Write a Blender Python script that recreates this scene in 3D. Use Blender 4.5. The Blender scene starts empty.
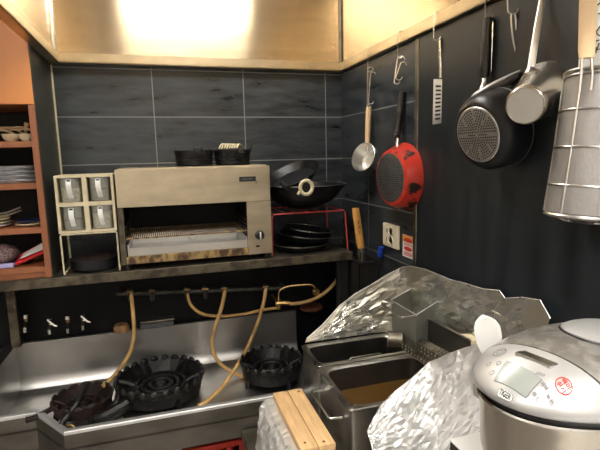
import bpy, bmesh, math, random
from mathutils import Vector, Matrix, noise
random.seed(7)
S = bpy.context.scene
COL = S.collection
V = Vector
PI = math.pi

# ------------------------------------------------------------------ camera model (also used to measure positions)
F = 466.0
CAM = V((0, 0, 1.55))
def cam_axes(p=-.14875, y=.29175, r=-.02322):
    fw = V((math.sin(y)*math.cos(p), math.cos(y)*math.cos(p), math.sin(p)))
    rt = V((math.cos(y), -math.sin(y), 0)); up = rt.cross(fw)
    return math.cos(r)*rt+math.sin(r)*up, -math.sin(r)*rt+math.cos(r)*up, fw
RT, UP, FW = cam_axes()
def ray(px, py): return (px-300)/F*RT-(py-225)/F*UP+FW
def oy(px, py, Y): d = ray(px, py); return CAM+d*(Y/d.y)
def ox(px, py, X): d = ray(px, py); return CAM+d*(X/d.x)
def oz(px, py, Z): d = ray(px, py); return CAM+d*((Z-CAM.z)/d.z)

# ------------------------------------------------------------------ materials
MATS = {}
def mat(name, col, rough=.5, metal=0., var=0., vscale=20., vstretch=(1,1,1), bump=0., bscale=60., aniso=0., spec=.5,
        trans=0., col2=None, rvar=0., coat=0., emit=None, estr=0., tangent='Z', thr=None, arot=0.):
    m = bpy.data.materials.new(name); m.use_nodes = True
    nt = m.node_tree; n = nt.nodes; b = n['Principled BSDF']
    b.inputs['Base Color'].default_value = (*col, 1); b.inputs['Roughness'].default_value = rough
    b.inputs['Metallic'].default_value = metal; b.inputs['Specular IOR Level'].default_value = spec
    b.inputs['Transmission Weight'].default_value = trans; b.inputs['Coat Weight'].default_value = coat
    tc = n.new('ShaderNodeTexCoord')
    if var or col2 or rvar:
        mp = n.new('ShaderNodeMapping'); mp.inputs['Scale'].default_value = vstretch
        nt.links.new(tc.outputs['Object'], mp.inputs['Vector'])
        nz = n.new('ShaderNodeTexNoise'); nz.inputs['Scale'].default_value = vscale; nz.inputs['Detail'].default_value = 5
        nt.links.new(mp.outputs['Vector'], nz.inputs['Vector'])
        if var or col2:
            cr = n.new('ShaderNodeValToRGB')
            a, c = thr or (.32, .68)
            cr.color_ramp.elements[0].position = a; cr.color_ramp.elements[1].position = c
            c2 = col2 or tuple(min(1, x*(1+var)) for x in col)
            c1 = col if col2 else tuple(x*(1-var) for x in col)
            cr.color_ramp.elements[0].color = (*c1, 1); cr.color_ramp.elements[1].color = (*c2, 1)
            nt.links.new(nz.outputs['Fac'], cr.inputs['Fac']); nt.links.new(cr.outputs['Color'], b.inputs['Base Color'])
        if rvar:
            mr = n.new('ShaderNodeMapRange'); mr.inputs['From Min'].default_value = .3; mr.inputs['From Max'].default_value = .7
            mr.inputs['To Min'].default_value = max(.03, rough-rvar); mr.inputs['To Max'].default_value = min(1, rough+rvar)
            nt.links.new(nz.outputs['Fac'], mr.inputs['Value']); nt.links.new(mr.outputs['Result'], b.inputs['Roughness'])
    if bump:
        nb = n.new('ShaderNodeTexNoise'); nb.inputs['Scale'].default_value = bscale; nb.inputs['Detail'].default_value = 6
        mp2 = n.new('ShaderNodeMapping'); mp2.inputs['Scale'].default_value = vstretch
        nt.links.new(tc.outputs['Object'], mp2.inputs['Vector']); nt.links.new(mp2.outputs['Vector'], nb.inputs['Vector'])
        bp = n.new('ShaderNodeBump'); bp.inputs['Strength'].default_value = bump; bp.inputs['Distance'].default_value = .004
        nt.links.new(nb.outputs['Fac'], bp.inputs['Height']); nt.links.new(bp.outputs['Normal'], b.inputs['Normal'])
    if aniso:
        b.inputs['Anisotropic'].default_value = aniso
        tg = n.new('ShaderNodeTangent'); tg.direction_type = 'RADIAL'; tg.axis = tangent; b.inputs['Anisotropic Rotation'].default_value = arot
        nt.links.new(tg.outputs['Tangent'], b.inputs['Tangent'])
    if emit:
        b.inputs['Emission Color'].default_value = (*emit, 1); b.inputs['Emission Strength'].default_value = estr
    MATS[name] = m
    return m

def tile_mat(name, axis):
    """dark brushed slate tiles, 0.393 x 0.197 m, thin grey joints; axis 0 = along X, 1 = along Y"""
    m = bpy.data.materials.new(name); m.use_nodes = True
    nt = m.node_tree; n = nt.nodes; b = n['Principled BSDF']; L = nt.links.new
    g = n.new('ShaderNodeNewGeometry'); sp = n.new('ShaderNodeSeparateXYZ'); L(g.outputs['Position'], sp.inputs[0])
    cb = n.new('ShaderNodeCombineXYZ'); L(sp.outputs[axis], cb.inputs[0]); L(sp.outputs[2], cb.inputs[1])
    mp = n.new('ShaderNodeMapping')
    offx = (.001, 1.849)[axis]
    mp.inputs['Location'].default_value = (-offx+.393*10, -1.530+.197*10, 0); L(cb.outputs[0], mp.inputs['Vector'])
    bk = n.new('ShaderNodeTexBrick'); bk.offset = 0; bk.inputs['Scale'].default_value = 1
    bk.inputs['Brick Width'].default_value = .393; bk.inputs['Row Height'].default_value = .197
    bk.inputs['Mortar Size'].default_value = .0024; bk.inputs['Mortar Smooth'].default_value = .3
    bk.inputs['Color1'].default_value = (1, 1, 1, 1); bk.inputs['Color2'].default_value = (.8, .8, .8, 1)
    L(mp.outputs[0], bk.inputs['Vector'])
    st = n.new('ShaderNodeMapping'); st.inputs['Scale'].default_value = (3.2, 15, 1); L(cb.outputs[0], st.inputs['Vector'])
    nz = n.new('ShaderNodeTexNoise'); nz.inputs['Scale'].default_value = 1.6; nz.inputs['Detail'].default_value = 8; nz.inputs['Roughness'].default_value = .65
    L(st.outputs[0], nz.inputs['Vector'])
    cr = n.new('ShaderNodeValToRGB'); cr.color_ramp.elements[0].position = .36; cr.color_ramp.elements[1].position = .72
    cr.color_ramp.elements[0].color = (.014, .018, .022, 1); cr.color_ramp.elements[1].color = (.062, .072, .080, 1)
    L(nz.outputs['Fac'], cr.inputs['Fac'])
    mul = n.new('ShaderNodeMix'); mul.data_type = 'RGBA'; mul.blend_type = 'MULTIPLY'; mul.inputs['Factor'].default_value = 1
    L(cr.outputs[0], mul.inputs['A']); L(bk.outputs['Color'], mul.inputs['B'])
    mx = n.new('ShaderNodeMix'); mx.data_type = 'RGBA'; L(bk.outputs['Fac'], mx.inputs['Factor'])
    L(mul.outputs['Result'], mx.inputs['A']); mx.inputs['B'].default_value = (.22, .23, .23, 1)
    L(mx.outputs['Result'], b.inputs['Base Color'])
    mr = n.new('ShaderNodeMapRange'); mr.inputs['From Min'].default_value = .3; mr.inputs['From Max'].default_value = .7
    mr.inputs['To Min'].default_value = .24; mr.inputs['To Max'].default_value = .46
    L(nz.outputs['Fac'], mr.inputs['Value']); L(mr.outputs[0], b.inputs['Roughness'])
    bp = n.new('ShaderNodeBump'); bp.inputs['Strength'].default_value = .08; bp.inputs['Distance'].default_value = .003
    L(nz.outputs['Fac'], bp.inputs['Height']); L(bp.outputs[0], b.inputs['Normal'])
    return m

M_tile_b = tile_mat('slate tiles back', 0); M_tile_r = tile_mat('slate tiles right', 1)
M_panel = mat('black sheet panel', (.014,.018,.021), .38, 0, .35, 3, (1,6,.7), .12, 5, rvar=.08)
M_blackwall = mat('sooty black wall', (.0035,.0035,.004), .55, 0, .5, 8, bump=.3, bscale=20, spec=.2)
M_plaster = mat('white ceiling paint', (.75,.73,.70), .8, bump=.05)
M_wallpaint = mat('white wall paint', (.78,.74,.68), .7, bump=.05)
M_floor = mat('grey floor tiles', (.28,.26,.24), .45, var=.3, vscale=6)
M_hood = mat('reflection tinted stainless steel', (.64,.52,.36), .25, 1, .05, 5, (1,1,8), .0, 90, aniso=.9, rvar=.02, arot=.25)  # warm reflections in the hood panels are put into the base colour
M_lip = mat('hood rim steel', (.56,.48,.34), .34, 1, .1, 14, bump=.05, bscale=40)
M_steel = mat('brushed stainless steel', (.56,.55,.53), .33, 1, .15, 9, (1,1,1), .04, 50, rvar=.1)
M_bed = mat('worn stove steel', (.50,.49,.47), .36, 1, .12, 5, (1,1,1), .02, 30, rvar=.06)
M_apron = mat('dark reflection apron steel', (.16,.145,.125), .45, .85, .3, 6, (1,2,2), .06, 30, rvar=.1)  # darkened base colour stands in for the dark floor mirrored in the apron
M_dullpan = mat('dull greasy pan steel', (.17,.17,.15), .5, .45, 0, 9, bump=.05, bscale=30, col2=(.24,.235,.20), rvar=.08)
M_rim = mat('highlight rim steel', (.78,.78,.77), .42, .8, .08, 9)  # lamp highlights along metal edges painted as a lighter steel
M_cap = mat('rusty brown metal', (.30,.16,.07), .6, .1, .45, 40)
M_dirty = mat('greasy dark steel', (.20,.18,.14), .45, .9, .4, 12, bump=.1, bscale=40, rvar=.15)
M_goldsteel = mat('heat tinted steel', (.55,.47,.34), .36, 1, .16, 7, (1,1,3), .05, 40, aniso=.3, rvar=.1)
M_burnt = mat('burnt stained steel', (.13,.11,.075), .5, .6, 0, 22, col2=(.055,.042,.03), bump=.15, bscale=60, thr=(.42,.62))
M_rust = mat('rusty baked grease', (.07,.035,.015), .6, .2, 0, 38, (1,1,.6), .3, 80, col2=(.40,.27,.11), thr=(.40,.60))
M_orange = mat('orange laminate', (.68,.25,.06), .42, 0, .08, 4, (1,1,.3))
M_brown = mat('reddish brown wood', (.30,.105,.042), .5, 0, .25, 9, (1,1,.2))
M_darkside = mat('dark laminate side', (.035,.036,.032), .35, 0, .4, 6, (1,1,4))
M_dark = mat('dark interior', (.006,.005,.005), .7)
M_black = mat('black plastic', (.012,.012,.013), .38)
M_cast = mat('cast iron', (.0065,.006,.006), .45, 0, .5, 25, bump=.9, bscale=55, rvar=.15, spec=.5)
M_castrust = mat('rusty cast iron', (.009,.007,.007), .6, 0, 0, 20, bump=.6, bscale=40, col2=(.030,.014,.011), spec=.35)
M_wok = mat('seasoned black wok', (.007,.008,.010), .36, 0, .3, 9, bump=.06, spec=.4)
M_cream = mat('cream plastic', (.66,.58,.39), .5, 0, .12, 18)
M_white = mat('white plastic', (.80,.79,.76), .4)
M_jar = mat('clear plastic', (.86,.87,.80), .12, trans=.75)
M_spiceg = mat('pale spice', (.66,.62,.46), .9, var=.3, vscale=90)
M_spiced = mat('dark spice', (.20,.17,.10), .9, var=.4, vscale=90)
M_hose = mat('yellowed rubber hose', (.66,.41,.15), .5, 0, .3, 14)
M_pipe = mat('black gas pipe', (.06,.055,.048), .5, .5, .5, 30)
M_brass = mat('old brass', (.52,.34,.13), .4, .9, .35, 40)
M_chrome = mat('chrome', (.75,.74,.71), .18, 1)
M_wire = mat('steel wire', (.62,.60,.56), .3, 1)
M_board = mat('pale wooden board', (.66,.42,.20), .6, 0, .16, 16, (5,.8,5), .1, 40)
M_woodh = mat('orange wood handle', (.60,.30,.07), .45, 0, .15, 14, (3,3,.6))
M_lightw = mat('light wood handle', (.80,.56,.32), .5, 0, .1, 12, (3,3,.5))
M_foil = mat('aluminium foil', (.92,.92,.91), .34, .75, .05, 12, bump=.25, bscale=35, rvar=.1)
M_foilg = mat('greasy aluminium foil', (.78,.77,.71), .30, .88, 0, 6, bump=.25, bscale=28, rvar=.1, col2=(.58,.51,.33), thr=(.45,.75))
M_redpan = mat('red enamel', (.55,.030,.014), .28, 0, .1, 9, coat=.4)
M_redburn = mat('charred red enamel', (.55,.032,.015), .35, 0, 0, 17, col2=(.012,.007,.006), thr=(.535,.595))
M_greydisc = mat('grey pan base', (.17,.17,.165), .4, .6, .2, 40)
M_silverdisc = mat('silver pan base', (.58,.58,.57), .35, .9, .12, 30)
M_alu = mat('polished aluminium', (.74,.73,.70), .36, 1, .04, 12, rvar=.03)
M_potsteel = mat('saucepan steel', (.66,.61,.54), .26, 1, .07, 10, aniso=.4)
M_potbase = mat('stained saucepan base', (.55,.53,.49), .45, .75, 0, 18, col2=(.42,.36,.24), thr=(.5,.75))
M_mesh = mat('fine wire mesh', (.29,.27,.25), .5, .5, .2, 9, (1,1,.35), .18, 260)
M_redwire = mat('red coated wire', (.50,.06,.05), .4)
M_crate = mat('red crate plastic', (.50,.035,.02), .45, 0, .15, 8)
M_oil = mat('used frying oil', (.085,.042,.008), .10, 0, .12, 6, spec=.4)
M_tank = mat('fryer tank steel', (.52,.50,.46), .33, 1, .16, 7, (1,1,2), .05, 40, rvar=.1)
M_tankin = mat('stained tank interior', (.13,.12,.105), .4, .9, .25, 6, rvar=.1)
M_bluecap = mat('blue plastic', (.012,.05,.42), .35)
M_socket = mat('yellowed socket plastic', (.78,.72,.54), .4, 0, .07, 15)
M_stick_o = mat('orange print', (.80,.34,.10), .5)
M_paper = mat('white paper', (.80,.79,.76), .6)
M_redink = mat('red print', (.62,.05,.03), .5)
M_ink = mat('black ink', (.02,.02,.02), .6)
M_greyink = mat('grey ink', (.22,.22,.22), .6)
M_cooksilver = mat('silver cooker plastic', (.53,.525,.51), .36, .45, .02)
M_cooklid = mat('worn cooker lid', (.70,.68,.64), .40, .9, 0, 34, bump=.04, bscale=60, rvar=.1, col2=(.40,.38,.34), thr=(.42,.58))
M_cookbody = mat('cooker body steel', (.50,.45,.38), .30, 1, .12, 16, (1,1,.12), .02, 60, aniso=.4)
M_lcd = mat('grey display', (.33,.35,.32), .2, .1, .07, 12, coat=.5)
M_lamp = mat('lamp diffuser', (1,1,1), .5, emit=(1,.96,.88), estr=32)
M_lamp2 = mat('ceiling lamp diffuser', (1,1,1), .5, emit=(1,.97,.93), estr=42)
M_lamph = mat('lamp housing', (.8,.8,.8), .5)
M_blue = mat('navy ceramic', (.012,.02,.07), .3)
M_plastclear = mat('clear film', (.36,.36,.38), .22, .2, .5, 30, (1,1,5), .3, 50)
M_straw = mat('dry straw', (.42,.28,.14), .7, 0, .3, 30)
M_redpack = mat('red packaging', (.60,.02,.03), .35)
M_lilac = mat('lilac packaging', (.42,.40,.70), .4)
M_net = mat('pinkish net bag', (.26,.17,.17), .7, 0, .6, 120, bump=.6, bscale=150)
M_brownrust = mat('brown rusted cap', (.16,.055,.025), .6, .2, .3, 30)
M_grey = mat('grey bristles', (.10,.105,.105), .7, 0, .4, 80)
M_whitetop = mat('white worktop', (.82,.81,.79), .35)

# ------------------------------------------------------------------ mesh helpers
def BM(): return bmesh.new()
def box(bm, x0, x1, y0, y1, z0, z1, bev=0., seg=2):
    r = bmesh.ops.create_cube(bm, size=1)
    for v in r['verts']:
        v.co = V((x0+(v.co.x+.5)*(x1-x0), y0+(v.co.y+.5)*(y1-y0), z0+(v.co.z+.5)*(z1-z0)))
    if bev:
        es = list({e for v in r['verts'] for e in v.link_edges})
        bmesh.ops.bevel(bm, geom=es, offset=bev, segments=seg, profile=.6, affect='EDGES')
    return bm
def hexa(bm, p):
    """p: 8 points, 4 bottom then 4 top, counter-clockwise from above"""
    v = [bm.verts.new(q) for q in p]
    for f in ((3,2,1,0),(4,5,6,7),(0,1,5,4),(1,2,6,5),(2,3,7,6),(3,0,4,7)): bm.faces.new([v[i] for i in f])
def slab(bm, quad, th):
    """thick plate from four corner points, thickened against its normal by th"""
    q = [V(p) for p in quad]; nrm = (q[1]-q[0]).cross(q[3]-q[0]).normalized()
    hexa(bm, [p-nrm*th for p in q]+q)
def frame_of(d):
    d = V(d).normalized(); a = V((0,0,1)) if abs(d.z) < .9 else V((1,0,0))
    u = a.cross(d).normalized(); return u, d.cross(u), d
def smooth_path(pts, n=6):
    P = [V(p) for p in pts]; out = []
    for i in range(len(P)-1):
        p0, p1, p2, p3 = P[max(0,i-1)], P[i], P[i+1], P[min(len(P)-1,i+2)]
        for k in range(n):
            t = k/n
            out.append(.5*((2*p1)+(p2-p0)*t+(2*p0-5*p1+4*p2-p3)*t*t+(3*p1-p0-3*p2+p3)*t**3))
    out.append(P[-1]); return out
def tube(bm, pts, r, seg=8, closed=False, flat=None):
    P = [V(p) for p in pts]; n = len(P); rings = []; u = None
    for i, p in enumerate(P):
        if closed: d = P[(i+1) % n]-P[i-1]
        else: d = P[min(i+1,n-1)]-P[max(i-1,0)]
        if d.length < 1e-9: d = V((0,0,1))
        d.normalize()
        if u is None: u = frame_of(d)[0]
        u = (u-d*u.dot(d)); u = u.normalized() if u.length > 1e-6 else frame_of(d)[0]
        w = d.cross(u); rr = r[i] if isinstance(r, (list, tuple)) else r
        rings.append([bm.verts.new(p+rr*(math.cos(2*PI*k/seg)*u+math.sin(2*PI*k/seg)*w)) for k in range(seg)])
    for i in range(n if closed else n-1):
        a, b = rings[i], rings[(i+1) % n]
        for k in range(seg): bm.faces.new((a[k], a[(k+1)%seg], b[(k+1)%seg], b[k]))
    if not closed: bm.faces.new(rings[0][::-1]); bm.faces.new(rings[-1])
    return bm
def lathe(bm, prof, seg=40, M=None, wob=None):
    M = M or Matrix.Identity(4); rings = []
    for i, (r, h) in enumerate(prof):
        if r < 1e-6: rings.append([bm.verts.new(M @ V((0,0,h)))])
        else: rings.append([bm.verts.new(M @ V((r*math.cos(2*PI*k/seg), r*math.sin(2*PI*k/seg), h+(wob(i,k) if wob else 0)))) for k in range(seg)])
    for a, b in zip(rings, rings[1:]):
        for k in range(seg):
            k2 = (k+1) % seg
            if len(a) == 1 and len(b) == 1: continue
            if len(a) == 1: bm.faces.new((a[0], b[k], b[k2]))
            elif len(b) == 1: bm.faces.new((a[k], b[0], a[k2]))
            else: bm.faces.new((a[k], b[k], b[k2], a[k2]))
    return bm
def sring(cx, cy, z, hx, hy, n=48, e=2.6):
    out = []
    for k in range(n):
        t = 2*PI*k/n; c, s = math.cos(t), math.sin(t)
        out.append(V((cx+hx*math.copysign(abs(c)**(2/e), c), cy+hy*math.copysign(abs(s)**(2/e), s), z)))
    return out
def loft(bm, rings, cap=(True, True)):
    R = [[bm.verts.new(p) for p in r] for r in rings]; n = len(R[0])
    for a, b in zip(R, R[1:]):
        for k in range(n): bm.faces.new((a[k], a[(k+1)%n], b[(k+1)%n], b[k]))
    if cap[0]: bm.faces.new(R[0][::-1])
    if cap[1]: bm.faces.new(R[-1])
    return bm
def disc(bm, c, r, M=None, n=24):
    vs = [bm.verts.new((M or Matrix.Identity(4)) @ V((c[0]+r*math.cos(2*PI*k/n), c[1]+r*math.sin(2*PI*k/n), c[2]))) for k in range(n)]
    bm.faces.new(vs)
def axisM(o, d, roll=0):
    u, w, d = frame_of(d); m = Matrix((u, w, d)).transposed().to_4x4(); m.translation = V(o)
    return m @ Matrix.Rotation(roll, 4, 'Z')

WORLD = {}
def thing(name, label, cat, loc, group=None):
    o = bpy.data.objects.new(name, None); COL.objects.link(o); o.location = loc; o.empty_display_size = .05
    WORLD[o.name] = V(loc); o['label'] = label; o['category'] = cat
    if group: o['group'] = group
    return o
def obj(name, bm, m, parent=None, smooth=True, label=None, ang=.6, recalc=True):
    if recalc: bmesh.ops.recalc_face_normals(bm, faces=bm.faces)
    cs = [v.co for v in bm.verts]
    lo = V([min(c[i] for c in cs) for i in range(3)]); hi = V([max(c[i] for c in cs) for i in range(3)])
    org = V(((lo.x+hi.x)/2, (lo.y+hi.y)/2, lo.z))
    if smooth:
        for f in bm.faces: f.smooth = True
        for e in bm.edges:
            if len(e.link_faces) != 2 or e.calc_face_angle(0) > ang: e.smooth = False
    bmesh.ops.translate(bm, verts=bm.verts, vec=-org)
    me = bpy.data.meshes.new(name); bm.to_mesh(me); bm.free(); me.materials.append(m)
    o = bpy.data.objects.new(name, me); COL.objects.link(o); WORLD[o.name] = org
    if parent: o.parent = parent; o.location = org-WORLD[parent.name]
    else: o.location = org
    if label: o['label'] = label
    return o
def tag(o, label, cat, group=None, kind=None):
    o['label'] = label; o['category'] = cat
    if group: o['group'] = group
    if kind: o['kind'] = kind
    return o
def struct(name, bm, m, label, cat, smooth=False, ang=.6):
    return tag(obj(name, bm, m, None, smooth, ang=ang), label, cat, kind='structure')
def dup(root, delta, label):
    """copy of a thing with its parts and sub-parts, moved by delta"""
    r = root.copy(); COL.objects.link(r); r.location = root.location+V(delta); WORLD[r.name] = WORLD[root.name]+V(delta); r['label'] = label
    for ch in list(root.children):
        c = ch.copy(); COL.objects.link(c); c.parent = r
        for g in ch.children:
            d = g.copy(); COL.objects.link(d); d.parent = c
    return r
def text_bm(body, size):
    cu = bpy.data.curves.new('lettering', 'FONT'); cu.body = body; cu.size = size; cu.offset = size*.035; cu.align_x = 'CENTER'; cu.align_y = 'CENTER'
    o = bpy.data.objects.new('lettering', cu); COL.objects.link(o)
    me = bpy.data.meshes.new_from_object(o.evaluated_get(bpy.context.evaluated_depsgraph_get()))
    bm = BM(); bm.from_mesh(me)
    bpy.data.objects.remove(o); bpy.data.curves.remove(cu); bpy.data.meshes.remove(me)
    return bm

XR, XL, YB = .869, -.385, 2.15
ZH = 1.934                       # underside of the hood

# ------------------------------------------------------------------ the room
bm = BM(); box(bm, -1.65, XR+.06, -1.5, YB+.06, -.06, 0); struct('floor', bm, M_floor, 'dark grey kitchen floor', 'floor')
bm = BM(); box(bm, -1.65, XR+.06, -1.5, YB+.06, 2.55, 2.61); struct('ceiling', bm, M_plaster, 'white kitchen ceiling', 'ceiling')
bm = BM(); box(bm, -1.65, XR+.06, YB, YB+.06, 1.10, 2.55); struct('wall_back', bm, M_tile_b, 'back wall of dark slate tiles with pale joints', 'wall')
bm = BM(); box(bm, -1.65, XR+.06, YB, YB+.06, 0, 1.10); struct('wall_back_lower', bm, M_blackwall, 'sooty black back wall below the long shelf', 'wall')
bm = BM(); box(bm, XR, XR+.06, -1.5, YB, 0, 2.55); struct('wall_right', bm, M_tile_r, 'right wall of dark slate tiles beside the corner', 'wall')
bm = BM(); box(bm, -1.65, -1.59, -1.5, YB, 0, 2.55); struct('wall_left', bm, M_wallpaint, 'white painted left wall', 'wall')
bm = BM(); box(bm, -1.59, XR, -1.5, -1.44, 0, 2.55); struct('wall_front', bm, M_wallpaint, 'white painted wall behind the viewer', 'wall')
bm = BM(); box(bm, XR-.006, XR, -.6, 1.452, .3, 1.931, .001, 1); struct('trim_1', bm, M_panel, 'blue-black sheet panel covering the right wall', 'wall panel')
bm = BM(); box(bm, XR-.009, XR, 1.440, 1.462, .3, 1.931, .002, 1); struct('trim_2', bm, M_dirty, 'narrow metal edge strip between tiles and black panel', 'trim')

bm = BM(); box(bm, XL+.0005, XL+.0065, YB-.006, YB-.0002, 1.14, 1.931); struct('trim_3', bm, M_cream, 'thin pale corner trim between the tiles and the cabinet side', 'trim')

# ------------------------------------------------------------------ range hood
HX0, HX1, HY0, HY1 = -.345, .848, .50, 2.10
t = thing('range_hood', 'large stainless steel extraction hood over the whole cooking line', 'hood', ((HX0+HX1)/2, 1.3, ZH))
def panel(name, pts, th=.004, m=M_hood):
    b = BM(); slab(b, pts, th); return obj(name, b, m, t, False)
zt, zb = 2.54, ZH+.028
panel('back_panel', [(HX0-.005,HY1+.02,zb),(HX1+.004,HY1+.02,zb),(HX1+.004,HY1+.02,zt),(HX0-.005,HY1+.02,zt)], -.004)
panel('side_panel', [(HX0-.02,HY0,zb),(HX0-.02,HY1+.02,zb),(HX0-.02,HY1+.02,zt),(HX0-.02,HY0,zt)], -.004)
panel('side_panel', [(HX1+.012,HY1+.02,zb),(HX1+.012,HY0,zb),(HX1+.012,HY0,zt),(HX1+.012,HY1+.02,zt)], -.004)
panel('front_panel', [(HX1,HY0,zb),(HX0,HY0,zb),(HX0,HY0,zt),(HX1,HY0,zt)], -.004)
b = BM()
box(b, HX0-.037, HX0, HY0-.02, HY1+.045, ZH, ZH+.004); box(b, HX0-.006, HX0, HY0, HY1, ZH, ZH+.038, .001, 1)
box(b, HX0, HX1, HY1, HY1+.045, ZH, ZH+.004); box(b, HX0-.006, HX1+.006, HY1, HY1+.006, ZH, ZH+.038, .001, 1)
box(b, HX1, HX1+.019, HY0-.02, HY1+.045, ZH, ZH+.004); box(b, HX1, HX1+.005, HY0, HY1, ZH, ZH+.038, .001, 1)
box(b, HX0, HX1, HY0-.02, HY0+.02, ZH, ZH+.038)
obj('drip_rim', b, M_lip, t, False)
b = BM(); tube(b, [(HX0-.012,HY1+.010,ZH+.04),(HX0-.012,HY1+.010,zt)], .007, 8); obj('corner_trim', b, M_chrome, t)
b = BM(); tube(b, [(HX1+.003,HY1+.012,ZH+.04),(HX1+.003,HY1+.012,zt)], .006, 8); obj('corner_trim', b, M_dirty, t)
lamp_y, lamp_x0, lamp_x1 = 1.45, -.13, .56
b = BM(); box(b, lamp_x0-.02, lamp_x1+.02, lamp_y-.09, lamp_y+.09, 2.47, 2.53, .004); lh = obj('lamp_housing', b, M_lamph, t, False)
b = BM(); box(b, lamp_x0, lamp_x1, lamp_y-.075, lamp_y+.075, 2.425, 2.468, .01, 3); obj('lamp_tube_cover', b, M_lamp, lh)
# ceiling lamps in the aisle behind the viewer; the last is added for brightness
for cx, cy, lab in ((.35,-.05,'white ceiling strip lamp nearest the hood'), (-.85,-.15,'white ceiling strip lamp on the left of the aisle'), (.2,-.95,'added unseen white ceiling strip lamp nearest the front wall')):
    c = thing('ceiling_lamp', lab, 'lamp', (cx,cy,2.55), 'ceiling strip lamps')
    b = BM(); box(b, cx-.36, cx+.36, cy-.11, cy+.11, 2.515, 2.55, .004); obj('housing', b, M_lamph, c, False)
    b = BM(); box(b, cx-.34, cx+.34, cy-.09, cy+.09, 2.48, 2.514, .01, 3); obj('diffuser', b, M_lamp2, c)

# ------------------------------------------------------------------ long metal shelf on the back wall
ZS = 1.137; YS = 1.80
t = thing('metal_shelf', 'long greasy metal shelf along the back wall carrying the grill', 'shelf', (.0,1.97,ZS))
b = BM(); box(b, -1.0, .77, YS, YB, ZS-.006, ZS); obj('shelf_board', b, M_dirty, t, False)
b = BM(); box(b, -1.0, .77, YS-.004, YS+.004, ZS-.032, ZS+.002, .0015, 1); obj('front_edge', b, M_burnt, t, False)
b = BM(); box(b, oy(8,320,2.06).x, oy(18,320,2.06).x, 2.06, 2.10, .8035, ZS-.051, .003, 1); obj('post', b, M_burnt, t, False)
b = BM(); box(b, .72, .765, 1.83, 1.87, 0, ZS-.007, .003, 1); obj('post', b, M_dark, t, False)
b = BM(); box(b, -1.0, .77, YB-.02, YB, ZS-.05, ZS-.007); obj('rear_rail', b, M_dark, t, False)

# ------------------------------------------------------------------ stove bed
t = thing('stove_bed', 'long stainless stove tray with raised rim holding three gas burners', 'stove', (0,1.85,0))
x0 = -.606; x1 = .60; ZF = .60; ZR = .652; yb = 2.10
outline = [(x1,1.620),(-.354,1.620),(-.476,1.790),(x0-.4,1.790)]
b = BM(); box(b, x0-.4, x1, 1.60+.02, yb, ZF-.012, ZF-.001)
for v in b.verts:
    pass
obj_floor = None
b.free()
b = BM()                                   # tray floor polygon with thickness
top = [(x1,1.630),(-.348,1.630),(-.470,1.800),(x0,1.800),(x0,yb),(x1,yb)]
vt = [b.verts.new((x,y,ZF)) for x,y in top]; vb = [b.verts.new((x,y,ZF-.008)) for x,y in top]
b.faces.new(vt); b.faces.new(vb[::-1])
for i in range(len(top)): b.faces.new((vt[i], vb[i], vb[(i+1)%len(top)], vt[(i+1)%len(top)]))
obj('tray_floor', b, M_bed, t, False)
b = BM()                                   # back wall with a coved foot
prof = [(2.115,.803),(2.100,.803),(2.100,.660),(2.094,.628),(2.078,.607),(2.05,.6006)]
for (ya,za),(yb2,zb2) in zip(prof, prof[1:]):
    vs = [b.verts.new(p) for p in ((x0,ya,za),(x1,ya,za),(x1,yb2,zb2),(x0,yb2,zb2))]; b.faces.new(vs)
box(b, x0, x1, 2.101, 2.12, .0, .8025)
bmesh.ops.remove_doubles(b, verts=b.verts, dist=.0001)
obj('backsplash', b, M_bed, t)
b = BM(); box(b, x0-.05, x0, 1.80, 2.12, ZF-.01, .803, .003, 2); obj('side_wall', b, M_bed, t)
b = BM(); box(b, x0-.42, x0-.052, 1.80, 2.12, .62, .64); obj('side_ledge', b, M_bed, t, False)
b = BM()                                   # rolled rim following the stepped front
def ribbon(bm, prof):
    rows = []
    for (off, z) in prof:
        pts = []
        for i, (x, y) in enumerate(outline):
            if i == 0: d = V((0,-1))
            elif i == 3: d = V((0,-1))
            elif i == 1: d = V((-.30,-1))
            else: d = V((-.36,-1))
            pts.append(bm.verts.new((x+d.x*off, y+d.y*off, z)))
        rows.append(pts)
    for a, c in zip(rows, rows[1:]):
        for k in range(3): bm.faces.new((a[k], a[k+1], c[k+1], c[k]))
ribbon(b, [(-.022,ZF),(-.016,ZR-.002),(-.012,ZR),(.006,ZR),(.009,ZR-.003),(.010,ZR-.012)])
obj('front_rim', b, M_rim, t, False, recalc=False)
b = BM(); ribbon(b, [(.010,ZR-.012),(.012,ZR-.056),(.002,ZR-.060),(.002,ZR-.066),(.010,ZR-.069),(.012,.512),(-.01,.508)])
obj('front_apron', b, M_apron, t, False, recalc=False)
for lx in (-.58, .57):
    b = BM(); tube(b, [(lx,1.85,0),(lx,1.85,ZF-.01)], .02, 10); obj('leg', b, M_dirty, t)
    b = BM(); tube(b, [(lx,2.08,0),(lx,2.08,ZF-.01)], .02, 10); obj('leg', b, M_dirty, t)

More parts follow.
